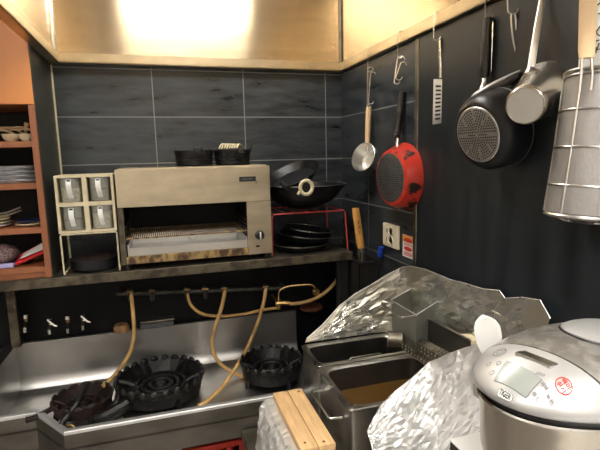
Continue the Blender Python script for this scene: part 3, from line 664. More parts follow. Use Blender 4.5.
# ------------------------------------------------------------------ red wire rack, wok and pans right of the grill
ra, rb = oy(272,214,1.84), oy(345,211,1.84)
rz = (ra.z+rb.z)/2
t = thing('wire_rack', 'red wire rack on the shelf carrying the black wok', 'rack', ((ra.x+rb.x)/2,1.96,ZS))
b = BM()
for Y in (1.84, 2.08): tube(b, [(ra.x-.004,Y,ZS+.003),(ra.x,Y,rz-.012),(ra.x+.008,Y,rz),(rb.x-.006,Y,rz),(rb.x,Y,rz-.012),(rb.x+.012,Y,ZS+.003)], .0032, 6)
for x in (ra.x+.008, rb.x-.006): tube(b, [(x,1.84,rz),(x,2.08,rz)], .0032, 6)
obj('wire_frame', b, M_redwire, t)
b = BM()
for k in range(4): x = ra.x+.06+k*.05; tube(b, [(x,1.84,rz),(x,2.08,rz)], .0025, 6)
obj('cross_wires', b, M_redwire, t)
wl, wr = oy(262,187,1.95), oy(343,185,1.95)
wc = V(((wl.x+wr.x)/2, 1.955, rz+.0035)); R = (wr.x-wl.x)/2; H = (wl.z+wr.z)/2-rz+.004
t = thing('wok', 'large black wok with pale tubular handle on the red rack', 'wok', wc)
b = BM(); pr = [(R*math.sin(a)/math.sin(1.25), H*(1-math.cos(a))/(1-math.cos(1.25))) for a in [1.25*k/9 for k in range(10)]]
lathe(b, pr+[(R-.003,H)]+[(max(0,r-.003), h+.003) for r, h in pr[::-1][1:]], 48, Matrix.Translation(wc)); obj('bowl', b, M_wok, t)
b = BM(); lathe(b, [(R-.002,H),(R+.0018,H-.001),(R+.0018,H+.002),(R-.002,H+.002),(R-.002,H)], 48, Matrix.Translation(wc)); obj('rim_edge', b, M_steel, t)
hc = oy(306.5,187.5,1.735)
b = BM(); tube(b, [(hc.x-.004,wc.y-R*.92,wc.z+H*.80),(hc.x,1.78,hc.z),(hc.x,1.745,hc.z)], [.016,.019,.022], 14); obj('handle_socket', b, M_black, t)
b = BM()
tube(b, [V((hc.x+.0245*math.cos(a),1.738,hc.z+.027*math.sin(a))) for a in [2*PI*k/28 for k in range(28)]], .0072, 10, True)
tube(b, [(hc.x-.026,1.738,hc.z-.016),(hc.x-.036,1.738,hc.z-.026)], [.007,.005], 8)
obj('handle_ring', b, M_cream, t)
# tilted lid-like pan leaning on the wok
pc = oy(292,176,1.93)
lx = V((oy(318,163,1.93)-oy(268,189,1.93))).normalized()
Mx = Matrix((lx, V((0,1,0)), lx.cross(V((0,1,0))))).transposed().to_4x4() @ Matrix.Rotation(.20,4,'X'); Mx.translation = pc
rl = (oy(318,163,1.93)-oy(266,188,1.93)).length/2
t = thing('frying_pan', 'black shallow pan tilted on top of the wok', 'pan', pc)
b = BM(); lathe(b, [(0,-.020),(rl*.78,-.020),(rl*.98,.006),(rl,.010),(rl*.985,.012),(rl*.93,.004),(rl*.74,-.016),(0,-.016)], 44, Mx); obj('pan_body', b, M_wok, t)
p = oy(286,187,1.80); b = BM(); tube(b, [p+V((-.004,.055,.012)), p, p+V((.004,-.02,-.004))], [.009,.012,.011], 10); obj('handle_stub', b, M_black, t)
# pans under the red rack
def under(c, r, tilt, label, m):
    t = thing('frying_pan', label, 'pan', c, 'pans under the red rack')
    Mt = Matrix.Translation(c) @ Matrix.Rotation(tilt[0],4,'Y') @ Matrix.Rotation(tilt[1],4,'X')
    b = BM(); lathe(b, [(0,0),(r*.78,0),(r*.99,.026),(r*.97,.028),(r*.76,.003),(0,.003)], 44, Mt); obj('pan_body', b, m, t)
    b = BM(); lathe(b, [(r*.97,.0275),(r*.995,.026),(r*1.0,.029),(r*.97,.030),(r*.97,.0275)], 44, Mt); obj('rim_edge', b, M_steel, t)
xm2 = (ra.x+rb.x)/2
under(V((xm2-.005,1.955,ZS+.001)), .125, (0,0), 'black frying pan lowest under the red rack', M_wok)
under(V((xm2+.012,1.95,ZS+.040)), .122, (.10,.02), 'black frying pan in the middle of the stack under the red rack', M_wok)
under(V((xm2+.022,1.95,ZS+.064)), .112, (.14,.03), 'shiny rimmed pan on top of the stack under the red rack', M_wok)

# ------------------------------------------------------------------ tool holder in the corner
t = thing('tool_holder', 'dark steel tool holder hanging at the right end of the shelf', 'holder', (.82,1.80,.93))
b = BM()
hx0, hx1, hy0, hy1, hz0, hz1 = .775, .869, 1.74, 1.86, .90, 1.105
slab(b, [(hx0,hy0,hz0),(hx1,hy0,hz0),(hx1,hy0,hz1),(hx0,hy0,hz1)], .003); slab(b, [(hx1,hy1,hz0),(hx0,hy1,hz0),(hx0,hy1,hz1),(hx1,hy1,hz1)], .003)
box(b, hx0, hx0+.003, hy0, hy1, hz0, hz1); box(b, hx1-.003, hx1, hy0, hy1, hz0, hz1); box(b, hx0, hx1, hy0, hy1, hz0, hz0+.003)
obj('holder_box', b, M_tankin, t, False)
b = BM(); box(b, hx0-.003, hx1, hy0-.003, hy0+.001, hz1-.010, hz1, .001, 1); box(b, hx0-.004, hx0+.001, hy0, hy1, hz1-.010, hz1); obj('holder_rim', b, M_dark, t, False)
a, c = oy(355.5,208,1.79), oy(361,248,1.79)
t = thing('kitchen_knife', 'knife with orange wooden handle standing in the tool holder', 'knife', (c.x,1.79,.93))
b = BM(); d = (a-c).normalized(); n_ = 6
rings = []
for k in range(n_+1):
    p = c+(a-c)*k/n_; w = .0175 if 0 < k < n_ else .015
    rings.append([p+V((w*math.cos(q),.010*math.sin(q),0)) for q in [2*PI*j/16 for j in range(16)]])
loft(b, rings); hd = obj('handle', b, M_woodh, t)
b = BM()                                                   # two faint brush characters down the handle
pm = c+(a-c)*.5
for dz, segs in ((.026,[(-.006,.006,.006,.006),(0,.008,0,-.006),(-.006,-.004,.006,-.004),(-.006,.001,.006,.001)]),(.004,[(-.006,.007,.006,.007),(-.005,.0,.005,.0),(-.003,.007,-.005,-.007),(.004,.007,.005,-.007)]),(-.016,[(-.006,.006,.006,.006),(0,.006,0,-.006),(-.006,-.006,.006,-.006)])):
    for u0, v0, u1, v1 in segs: 
        p = pm+d*dz+V((0,-.0108,0)); tube(b, [p+V((u0,abs(u0)*.25,v0)), p+V((u1,abs(u1)*.25,v1))], .0010, 4)
obj('handle_writing', b, M_ink, hd, False)
b = BM(); box(b, c.x-.014, c.x+.018, 1.788, 1.792, .94, c.z-.001, .0008, 1); tube(b, [c-d*.012, c], .013, 10); obj('blade', b, M_dirty, t, False)
a, c = oy(368,258,1.80), oy(366,246,1.80)
b = BM(); tube(b, [(.80,1.775,.91),(.802,1.77,1.10),(.803,1.768,1.14)], [.005,.006,.007], 8); tag(obj('steel_rod', b, M_dirty), 'thin sharpening rod beside the orange handled knife', 'rod')
# gas lighter with blue cap on the right wall
p0, p1, p2 = ox(381,247,.852), ox(380,257,.852), ox(376,284,.850)
t = thing('gas_lighter', 'long black gas lighter with blue top hanging on the tiles', 'lighter', p2)
b = BM(); tube(b, [p1, p1+(p0-p1)*.2, p0], [.009,.012,.011], 10); obj('cap', b, M_bluecap, t)
b = BM(); tube(b, [p2, p2+(p1-p2)*.25, p1], [.005,.006,.008], 10); obj('barrel', b, M_black, t)
# socket and sticker
YW = XR-.0003
def wallrect(px0, py0, px1, py1, X=XR):
    a, c = ox(px0, py0, X), ox(px1, py1, X); return a.y, c.y, c.z, a.z   # far y, near y, zlow, zhigh
ya, yb_, za, zb_ = wallrect(385,222,400,250)
t = thing('power_socket', 'yellowed double power socket on the tiled right wall', 'socket', (XR,(ya+yb_)/2,za))
b = BM(); box(b, XR-.010, XR, yb_, ya, za, zb_, .004, 3); fp = obj('faceplate', b, M_socket, t)
ym = (ya+yb_)/2
for k, fz in enumerate((.70,.32)):
    zc_ = za+(zb_-za)*fz
    b = BM(); lathe(b, [(.018,0),(.018,.003),(.0165,.003),(.0150,-.0005),(0,-.0005)], 24, axisM((XR-.0105,ym-.008,zc_), (-1,0,0))); s = obj('outlet', b, M_socket, t)
    b = BM()
    for dy in (-.0085,.0085): lathe(b, [(0,0),(.0024,0),(.0024,.002),(0,.002)], 10, axisM((XR-.0105,ym-.008+dy,zc_), (-1,0,0)))
    obj('pin_holes', b, M_ink, s)
    b = BM(); box(b, XR-.0125, XR-.0102, ym+.022, ym+.028, zc_-.008, zc_+.008, .001, 1); obj('switch', b, M_greyink, t, False)
ya, yb_, za, zb_ = wallrect(403,234,414,260)
t = thing('safety_sticker', 'orange and white safety sticker with red ovals beside the socket', 'sticker', (XR,(ya+yb_)/2,za))
b = BM(); box(b, XR-.0012, XR+.002, yb_, ya, za, zb_); obj('sheet', b, M_paper, t, False)
hz = zb_-za
b = BM(); box(b, XR-.0016, XR-.0012, yb_, ya, zb_-hz*.30, zb_); obj('orange_band', b, M_stick_o, t, False)
b = BM()
for fz in (.78,.40): disc(b, (0,0,0), 1, Matrix.Translation((XR-.0020,(ya+yb_)/2,za+hz*fz)) @ Matrix.Rotation(PI/2,4,'Y') @ Matrix.Diagonal((hz*.10,(ya-yb_)*.36,1,1)))
obj('red_ovals', b, M_redink, t, False)
b = BM()
for fz in (.62,.56,.22,.16,.10): box(b, XR-.0017, XR-.0012, yb_+(ya-yb_)*.15, ya-(ya-yb_)*.12, za+hz*fz-.0012, za+hz*fz+.0012)
obj('print_lines', b, M_redink, t, False)

# ------------------------------------------------------------------ fryer cabinet, two tanks
b = BM(); box(b, .235, XR-.008, .985, 1.595, .02, .548, .004, 2); fc = thing('fryer_cabinet', 'dark steel base cabinet under the fryer tanks', 'cabinet', (.55,1.3,0))
obj('cabinet_body', b, M_dirty, fc)
b = BM(); box(b, .50, XR-.008, .80, 1.095, .5485, .66, .003, 1); obj('front_ledge', b, M_dirty, fc)
b = BM(); box(b, .25, .85, .99, 1.58, 0, .0195); obj('plinth', b, M_dark, fc, False)
def tank(name, label, X0, X1, Y0, Y1, z0, z1, rim=.016):
    t = thing(name, label, 'fryer tank', ((X0+X1)/2,(Y0+Y1)/2,z0), 'stainless fryer tanks')
    cx, cy, hx, hy = (X0+X1)/2, (Y0+Y1)/2, (X1-X0)/2, (Y1-Y0)/2
    b = BM(); loft(b, [sring(cx,cy,z,hx-.004,hy-.004,64,24) for z in (z0, z1-.012)], (True, False)); obj('tank_body', b, M_tank, t, ang=.3)
    b = BM()
    R = [sring(cx,cy,z1-.012,hx-.002,hy-.002,64,30), sring(cx,cy,z1-.002,hx,hy,64,30), sring(cx,cy,z1,hx-.002,hy-.002,64,24), sring(cx,cy,z1,hx-rim,hy-rim,64,9), sring(cx,cy,z1-.006,hx-rim-.004,hy-rim-.004,64,8)]
    loft(b, R, (False, False)); obj('rim', b, M_tank, t, ang=.5)
    b = BM(); loft(b, [sring(cx,cy,z,hx-rim-.004-q,hy-rim-.004-q,64,8) for z, q in ((z1-.006,0),(z0+.03,.004),(z0+.012,.02))], (False, True)); obj('tank_lining', b, M_tankin, t)
    return t, cx, cy, hx-rim-.006, hy-rim-.006
ZK = .85
TX0, TX1 = .468, .838
t1, cx, cy, hx, hy = tank('fryer_tank', 'rear stainless fryer tank beside the round burner', TX0, TX1, 1.392, 1.585, .5495, ZK)
b = BM(); y = 1.392+.026; a, c = oy(350,356,y).x, oy(382,353,y).x
tube(b, [(a,y-.005,ZK-.03),(a,y+.004,ZK-.008),(a+.006,y+.006,ZK-.003),(c-.006,y+.006,ZK-.003),(c,y+.004,ZK-.008),(c,y-.005,ZK-.03)], .003, 6); obj('wire_handle', b, M_wire, t1)
t2, cx, cy, hx, hy = tank('fryer_tank', 'front stainless fryer tank filled with brown oil', TX0-.004, TX1-.004, 1.108, 1.385, .5495, ZK)
zo = oy(366,386,1.360).z
b = BM(); loft(b, [sring(cx,cy,z,hx-.001,hy-.001,64,8) for z in (zo-.012, zo)]); obj('frying_oil', b, M_oil, t2)
b = BM(); hxw = TX0-.004
p = [ox(318,398,hxw), ox(336,395,hxw)]
tube(b, [V((hxw+.001,1.335,.795)), V((hxw-.034,1.335,.798)), V((hxw-.039,1.328,.798)), V((hxw-.039,1.175,.798)), V((hxw-.034,1.168,.798)), V((hxw+.001,1.168,.795))], .0042, 8); obj('wire_handle', b, M_wire, t2)

# foil wrapped block and boards left of the tanks
bx0, bx1, by0, by1, bz = .258, .385, .975, 1.262, .855
t = thing('foil_wrapped_block', 'foil wrapped block beside the front fryer tank under the boards', 'block', (.31,1.12,.549))
b = BM(); n1, n2 = 30, 40
secs = [(.236,.60),(.232,.66),(.236,.74),(.240,.80),(.248,.828),(.262,.837),(.32,.838),(.368,.838),(.374,.82),(.376,.60)]
def sec_at(s):
    k = min(int(s*(len(secs)-1)), len(secs)-2); f = s*(len(secs)-1)-k
    return secs[k][0]*(1-f)+secs[k+1][0]*f, secs[k][1]*(1-f)+secs[k+1][1]*f
G = []
for i in range(n1+1):
    row = []
    for j in range(n2+1):
        x, z_ = sec_at(j/n2); y = by0-.005+(by1-by0+.012)*i/n1
        q = V((x,y,z_)); w = noise.turbulence(q*26, 3, True)-.5
        if z_ > .832: q.z -= abs(w)*.006
        else: q.x += w*.012+.010*noise.noise(V((q.y*70,q.z*18,1))); q.z += .004*noise.noise(q*40)
        row.append(b.verts.new(q))
    G.append(row)
for i in range(n1):
    for j in range(n2): b.faces.new((G[i][j], G[i+1][j], G[i+1][j+1], G[i][j+1]))
b.faces.new([G[0][j] for j in range(n2+1)]); b.faces.new([G[n1][j] for j in range(n2,-1,-1)])
obj('foil_wrap', b, M_foil, t, False)
b = BM(); box(b, .245, .375, by0+.005, by1-.005, .549, .70); obj('block_core', b, M_dirty, t, False)
def plank(xa, xb, label, z0=.8385, z1=.857):
    b = BM(); box(b, xa, xb, by0, by1, z0, z1, .003, 2)
    return b
t = thing('wooden_board', 'right half of the split pale boards, next to the fryer tank', 'board', (.345,1.12,.8385), 'pale boards on the foil block')
b = plank(.3275, .371, ''); obj('plank', b, M_board, t)
b = BM()
for q in ((.358,1.245),(.345,.99)): lathe(b, [(0,.0004),(.004,.0004),(.004,-.003),(0,-.003)], 10, Matrix.Translation((q[0],q[1],.857)))
obj('nail_holes', b, M_brownrust, t)
t = thing('wooden_board', 'left half of the split pale boards, next to the foil edge', 'board', (.30,1.12,.8385), 'pale boards on the foil block')
b = plank(.283, .326, ''); obj('plank', b, M_board, t)
b = BM(); lathe(b, [(0,.0004),(.0035,.0004),(.0035,-.003),(0,-.003)], 10, Matrix.Translation((.30,1.00,.857))); obj('nail_holes', b, M_brownrust, t)

# ------------------------------------------------------------------ aluminium foil guards
from mathutils.geometry import delaunay_2d_cdt
def polyline(P, s):
    L = [0]
    for a, c in zip(P, P[1:]): L.append(L[-1]+(c-a).length)
    x = s*L[-1]
    for k in range(len(P)-1):
        if x <= L[k+1] or k == len(P)-2:
            f = (x-L[k])/(L[k+1]-L[k]); return P[k]*(1-f)+P[k+1]*f
def crumple(top, bot, m, name, label, n, amp, fold, dirs, seed, st=(1., 1.), ease=lambda u: 1.):
    """sheet between two outlines, creased into flat facets; st stretches the facets along the sheet"""
    rnd = random.Random(seed)
    W = sum((c-a).length for a, c in zip(top, top[1:])); H = sum((a-c).length for a, c in zip(top, bot))/len(top)
    at = lambda u, v: polyline(top, u).lerp(polyline(bot, u), v)
    pts = []
    nu, nv = max(10, int(math.sqrt(n*W/H)/st[0])), max(6, int(math.sqrt(n*H/W)*st[0]))
    for i in range(nu+1): pts += [(i/nu, 0), (i/nu, 1)]
    for j in range(1, nv): pts += [(0, j/nv), (1, j/nv)]
    for i in range(nu):
        for j in range(nv): pts.append((min(.985, max(.015, (i+rnd.random())/nu)), min(.985, max(.015, (j+rnd.random())/nv))))
    sk = dirs
    P2 = [V(((u*W+v*H*sk)/st[0], v*H)) for u, v in pts]
    r = delaunay_2d_cdt(P2, [], [], 0, 1e-7)
    b = BM(); vs = []
    for q in r[0]:
        v = q.y/H; u = (q.x*st[0]-q.y*sk)/W
        u, v = min(1, max(0, u)), min(1, max(0, v))
        p = at(u, v); e = .004
        du = at(min(1,u+e), v)-at(max(0,u-e), v); dv = at(u, min(1,v+e))-at(u, max(0,v-e))
        nn = du.cross(dv).normalized()
        k = .25+.75*min(1, min(v, 1-v, u, 1-u)*10)
        c = V((u*W*7-v*H*3*sk, v*H*16, seed))
        k *= ease(u)
        vs.append(b.verts.new(p+nn*k*(amp*(rnd.random()-.5)*2+fold*noise.noise(c))))
    for f in r[2]:
        a_, b_, c_ = (r[0][i] for i in f[:3])
        if len(f) == 3 and abs((b_-a_).cross(c_-a_)) > 2e-6:
            try: b.faces.new([vs[i] for i in f])
            except ValueError: pass
    bmesh.ops.delete(b, geom=[v for v in b.verts if not v.link_faces], context='VERTS')
    bmesh.ops.recalc_face_normals(b, faces=b.faces); b.normal_update()
    front = b.faces[:]; back = {v: b.verts.new(v.co-v.normal*.0008) for v in b.verts[:]}
    rim = [e for e in b.edges if e.is_boundary]
    for e in rim:
        p, q = e.verts; b.faces.new((p, q, back[q], back[p]))
    for f in front: b.faces.new([back[v] for v in reversed(f.verts)])
    return tag(obj(name, b, m, None, False), label, 'foil')
XG = .838
top = [oy(307,338,1.60), oy(322,325,1.60), oy(340,305,1.60), oy(356,293,1.59), oy(372,284,1.58), oy(388,274,1.55), oy(402,267,1.51), ox(411,266,XG), ox(425,269,XG), ox(440,275,XG), ox(452,280,XG), ox(465,283,XG), ox(484,289,XG), ox(499,290,XG), ox(505,298,XG), ox(522,297,XG), ox(540,300,XG), ox(550,318,XG)]
bot = [V((.487,1.592,.853)), V((.52,1.592,.853)), V((.58,1.592,.853)), V((.64,1.592,.853)), V((.70,1.592,.853)), V((.76,1.592,.853)), V((.815,1.590,.853)), V((.842,1.55,.853)), V((.845,1.49,.853)), V((.847,1.43,.853)), V((.847,1.37,.853)), V((.847,1.30,.853)), V((.847,1.23,.853)), V((.847,1.16,.853)), V((.847,1.10,.853)), V((.847,1.02,.853)), V((.847,.95,.853)), V((.847,.90,.853))]
FB = crumple(top, bot, M_foilg, 'foil_splash_guard', 'greasy crumpled foil screen standing behind the fryer tanks', 1000, .0045, .014, .9, 3, (2.2, 1), lambda u: 1 if u < .36 else .55)
b = BM(); tube(b, [p+V((-.001,-.002,0)) for p in top], .0013, 6); obj('folded_edge', b, M_foil, FB)
top = [oy(367,431,1.055), oy(374,417,1.06), oy(381,405,1.07), oy(395,391,1.075), oy(413,377,1.08), oy(429,362,1.085), oy(437,359,1.06), oy(450,353,1.02), oy(464,348,.98), oy(480,343.5,.93)]
bot = [oy(372,448,1.00), oy(374,462,.98), oy(382,475,.97), oy(395,490,.96), oy(415,498,.96), oy(449,500,.95), oy(462,490,.92), oy(474,482,.88), oy(486,474,.84), oy(500,465,.80)]
FF = crumple(top, bot, M_foil, 'foil_splash_guard', 'bright crumpled foil screen between the front tank and the rice cooker', 1250, .0036, .013, .6, 5, (1.6, 1))
b = BM(); tube(b, [p+V((0,-.001,0)) for p in top], .0012, 6); obj('folded_edge', b, M_foil, FF)

# ------------------------------------------------------------------ things on the fryer
A = oy(416,315,1.22); Bp = ox(391,300,A.x); Cp = oy(443,298,1.29); Dp = Bp+Cp-A
t = thing('fryer_pan', 'deep square steel pan with wire handle propped behind the tanks', 'pan', (A+Dp)*.5-V((0,0,.11)))
b = BM(); dn = V((0,0,-.125))
cen = (A+Dp)/2
def ins(p, s, dz=0): return cen+(p-cen)*s+V((0,0,dz))
outer_b = [ins(p,.93)+dn for p in (A,Cp,Dp,Bp)]; outer_t = [A,Cp,Dp,Bp]; in_t = [ins(p,.95) for p in outer_t]; in_b = [ins(p,.86)+dn*.95 for p in outer_t]
Rr = [[b.verts.new(p) for p in r] for r in (outer_b, outer_t, in_t, in_b)]
for a_, c_ in zip(Rr, Rr[1:]):
    for k in range(4): b.faces.new((a_[k], a_[(k+1)%4], c_[(k+1)%4], c_[k]))
b.faces.new(Rr[0][::-1]); b.faces.new(Rr[-1])
obj('pan_body', b, M_dullpan, t, False)
b = BM(); tube(b, outer_t, .0026, 6, True); obj('rolled_edge', b, M_rim, t)
b = BM(); h0 = Bp.lerp(A,.08)+V((0,0,-.008)); h1 = Bp.lerp(A,.92)+V((0,0,-.008))
tube(b, [h0, h0+V((-.04,0,.006)), h0+V((-.045,-.008,.006)), h1+V((-.045,.008,.000)), h1+V((-.04,0,.000)), h1], .0032, 6); obj('wire_handle', b, M_wire, t)
# upright plate
Xp = .800
q = [ox(470,340,Xp), ox(424,316,Xp), ox(424,330,Xp)+V((0,0,-.03)), ox(470,346,Xp)+V((0,0,-.05))]
t = thing('steel_plate', 'dark flat steel plate standing on edge behind the perforated strip', 'plate', q[2])
b = BM(); slab(b, q, .004); obj('sheet', b, M_tankin, t, False)
b = BM(); tube(b, [q[0], q[1]], .0032, 6); obj('folded_edge', b, M_tank, t)
c = q[0]; b = BM(); hexa(b, [c+V(v) for v in ((.002,.0,-.03),(.04,0,-.03),(.04,.05,-.03),(.002,.05,-.03),(.002,0,-.004),(.04,0,-.008),(.04,.05,-.006),(.002,.05,-.002))]); obj('cream_corner', b, M_cream, t, False)
# perforated strip
p0, p1 = oz(402,334,.962), oz(441,357,.962)
def perforated(bm, o, u, v, nu, nv, hole=.55, th=.0015):
    nn = u.cross(v).normalized()*th
    for i in range(nu):
        for j in range(nv):
            c0 = o+u*(i/nu)+v*(j/nv); du, dv = u/nu, v/nv; m0 = c0+(du+dv)/2
            O = [c0, c0+du, c0+du+dv, c0+dv]; I = [m0+(p-m0)*hole for p in O]
            for k in range(4):
                k2 = (k+1)%4
                for sg in (0, 1):
                    vs = [bm.verts.new(p-nn*sg) for p in (O[k], O[k2], I[k2], I[k])]; bm.faces.new(vs if not sg else vs[::-1])
                vs = [bm.verts.new(p) for p in (I[k], I[k2], I[k2]-nn, I[k]-nn)]; bm.faces.new(vs)
    bmesh.ops.remove_doubles(bm, verts=bm.verts, dist=.00005)
u = p1-p0
t = thing('perforated_trough', 'perforated dark steel trough lying across the tank rims', 'trough', p0)
b = BM(); perforated(b, p0, u, V((.028,.012,.006)), 12, 3); obj('floor_strip', b, M_dirty, t, False, recalc=False)
b = BM(); perforated(b, p0, u, V((-.004,-.003,-.048)), 12, 4); obj('side_strip', b, M_dirty, t, False, recalc=False)
e0 = p0+V((.028,.012,.006)); b = BM(); perforated(b, e0, V((.02,-.055,.002)), V((.006,.004,.034)), 4, 2); obj('end_strip', b, M_dirty, t, False, recalc=False)
c = oz(397,339,.950)
t = thing('steel_collar', 'short rusty steel tube lying at the end of the perforated trough', 'tube', c-V((0,0,.03)))
b = BM(); ax = V((.9,-.42,0)); lathe(b, [(.026,-.03),(.026,.016),(.0235,.016),(.0235,-.03),(.026,-.03)], 28, axisM(c,ax)); obj('tube_wall', b, M_dirty, t)
b = BM(); lathe(b, [(0,-.004),(.0234,-.004),(.0234,-.008),(0,-.008)], 24, axisM(c,ax)); obj('rusty_lining', b, M_rust, t)

# ------------------------------------------------------------------ white worktop + rice cooker
ZC = 1.053
t = thing('worktop', 'white worktop with dark edge under the rice cooker', 'worktop', (.68,.4,0))
b = BM(); box(b, .458, XR-.007, .05, .646, ZC-.004, ZC, .001, 1); obj('top_sheet', b, M_whitetop, t, False)
b = BM(); box(b, .459, XR-.007, .051, .645, ZC-.030, ZC-.0045); obj('edge_band', b, M_black, t, False)
b = BM(); box(b, .475, XR-.012, .08, .62, .05, ZC-.0305); obj('base_cabinet', b, M_white, t, False)
b = BM(); box(b, .49, XR-.02, .10, .60, 0, .0495); obj('plinth', b, M_black, t, False)
KX, KY, KHX, KHY, KE = .642, .532, .205, .125, 2.15
ZL, DH = 1.196, .070
t = thing('rice_cooker', 'silver electric rice cooker with display panel on the white worktop', 'rice cooker', (KX,KY,ZC))
b = BM(); loft(b, [sring(KX,KY,z_,KHX*s,KHY*s,72,KE) for z_, s in ((ZC+.008,.84),(ZC+.014,.88),(ZC+.035,.91),(ZC+.118,.935),(ZC+.124,.945))]); obj('body', b, M_cookbody, t)
b = BM(); loft(b, [sring(KX,KY,z_,KHX*s,KHY*s,72,KE) for z_, s in ((ZC+.1245,.95),(ZC+.127,.962),(ZC+.130,.955))]); obj('body_trim', b, M_chrome, t)
b = BM(); loft(b, [sring(KX,KY,z_,KHX*s,KHY*s,72,KE) for z_, s in ((ZC+.1305,.93),(ZL-.004,.955))]); obj('dark_gap', b, M_black, t)
def dome(x, y):
    r = (abs((x-KX)/KHX)**KE+abs((y-KY)/KHY)**KE)**(1/KE)
    return ZL+.010+(DH-.010)*(1-min(1,r)**2.7)**.75 if r < 1 else ZL+.010
def dome_bm():
    b = BM(); rings = [sring(KX,KY,ZL-.003,KHX*.965,KHY*.965,96,KE), sring(KX,KY,ZL+.001,KHX*.995,KHY*.995,96,KE), sring(KX,KY,ZL+.007,KHX,KHY,96,KE)]
    for s in [1-.000001]+[.99,.975,.955,.93]+[.9-.035*k for k in range(25)]:
        rr = []
        for p in sring(KX,KY,0,KHX*s,KHY*s,96,KE): p.z = dome(p.x,p.y); rr.append(p)
        rings.append(rr)
    loft(b, rings); return b
HL0, HL1 = None, None
def on_dome(px, py):
    z_ = 1.23
    for _ in range(40): p = oz(px, py, z_); z_ = .5*z_+.5*dome(p.x, p.y)
    return p
HL0, HL1 = on_dome(517,344.5), on_dome(596,381)
hd_ = (HL1-HL0); hn_ = V((-hd_.y, hd_.x, 0)).normalized()
if hn_.x < 0: hn_ = -hn_
b = dome_bm(); bmesh.ops.bisect_plane(b, geom=b.verts[:]+b.edges[:]+b.faces[:], plane_co=HL0, plane_no=hn_, clear_outer=True)
bmesh.ops.holes_fill(b, edges=[e for e in b.edges if e.is_boundary]); cpn = obj('control_panel', b, M_cooksilver, t, ang=.9)
b = dome_bm(); bmesh.ops.bisect_plane(b, geom=b.verts[:]+b.edges[:]+b.faces[:], plane_co=HL0+hn_*.0028, plane_no=hn_, clear_inner=True)
bmesh.ops.holes_fill(b, edges=[e for e in b.edges if e.is_boundary]); lid = obj('lid', b, M_cooklid, t, ang=.9)
def on_dome(px, py):
    z_ = 1.23
    for _ in range(25): p = oz(px, py, z_); z_ = .5*z_+.5*dome(p.x, p.y)
    return p
def decal(bm_flat, cx, cy, lift=.0014, rot=0., thick=0):
    """flat drawing (u right, v up, read from the cooker's front) laid onto the domed panel"""
    cr, sr = math.cos(rot), math.sin(rot)
    for v in bm_flat.verts:
        u_, w_, h_ = v.co.x*cr-v.co.y*sr, v.co.x*sr+v.co.y*cr, v.co.z
        x, y = cx+w_, cy-u_; v.co = V((x, y, dome(x,y)+lift+h_))
    return bm_flat
def ringbm(r0, r1, n=36):
    b = BM(); lathe(b, [(r0,0),(r0,.0004),(r1,.0004),(r1,0)], n); return b
def plate_bm(w, h, rad=.002, nx=14, ny=10):
    b = BM()
    g = [[b.verts.new((-w/2+w*i/nx, -h/2+h*j/ny, 0)) for i in range(nx+1)] for j in range(ny+1)]
    for j in range(ny):
        for i in range(nx): b.faces.new((g[j][i], g[j][i+1], g[j+1][i+1], g[j+1][i]))
    return b
def lettering(body, size, px, py, m, name, rot=0., lift=.0017, parent=None, off=(0,0)):
    p = on_dome(px, py); b = text_bm(body, size)
    return obj(name, decal(b, p.x+off[1], p.y-off[0], lift, rot), m, parent or cpn, False, recalc=False)
# display
c00, c10, c11, c01 = on_dome(494,381), on_dome(526,398.5), on_dome(541.5,380), on_dome(507,361.5)
b = BM(); nx = 14; g = []
for j in range(nx+1):
    row = []
    for i in range(nx+1):
        p = c00.lerp(c10,i/nx).lerp(c01.lerp(c11,i/nx), j/nx); row.append(b.verts.new((p.x,p.y,dome(p.x,p.y)+.0014)))
    g.append(row)
for j in range(nx):
    for i in range(nx): b.faces.new((g[j][i], g[j][i+1], g[j+1][i+1], g[j+1][i]))
dsp = obj('display', b, M_lcd, cpn)
pts = []
for s0, s1 in ((c00,c10),(c10,c11),(c11,c01),(c01,c00)):
    for k in range(10): p = s0.lerp(s1,k/10); pts.append(V((p.x,p.y,dome(p.x,p.y)+.0006)))
b = BM(); tube(b, pts, .0009, 6, True); obj('display_frame', b, M_greyink, dsp)
p = on_dome(563.8,386.5); b = decal(ringbm(.0093,.0105), p.x, p.y); obj('start_button_ring', b, M_redink, cpn, recalc=False)
lettering('백미', .0075, 563.8, 386.5, M_redink, 'button_lettering', off=(0,.0034)); lettering('취사', .0075, 563.8, 386.5, M_redink, 'button_lettering', off=(0,-.0044))
p = on_dome(499.5,353); b = decal(ringbm(.0088,.0098), p.x, p.y); obj('menu_ring', b, M_greyink, cpn, recalc=False)
b = decal(ringbm(.0046,.0051), p.x, p.y); obj('menu_ring', b, M_greyink, cpn, recalc=False)
for px, py in ((488.5,365),(498.6,364),(492,373.5)):
    p = on_dome(px,py); b = decal(ringbm(.0028,.0036,20), p.x, p.y); obj('small_button', b, M_greyink, cpn, recalc=False)
for px, py, s in ((544,387,'예약'),(535.5,398,'취소'),(550,400.5,'보온')):
    lettering(s, .0062, px, py, M_greyink, 'button_lettering')
b = BM()
for k in range(4): 
    q = BM(); box(q, -.0006, .0006, -.0028+.0006*k, .0028, 0, .0003); decal(q, on_dome(537+2.1*k,374+.9*k).x, on_dome(537+2.1*k,374+.9*k).y)
    me = bpy.data.meshes.new('tmp'); q.to_mesh(me); q.free(); b.from_mesh(me); bpy.data.meshes.remove(me)
obj('level_marks', b, M_greyink, cpn, False, recalc=False)
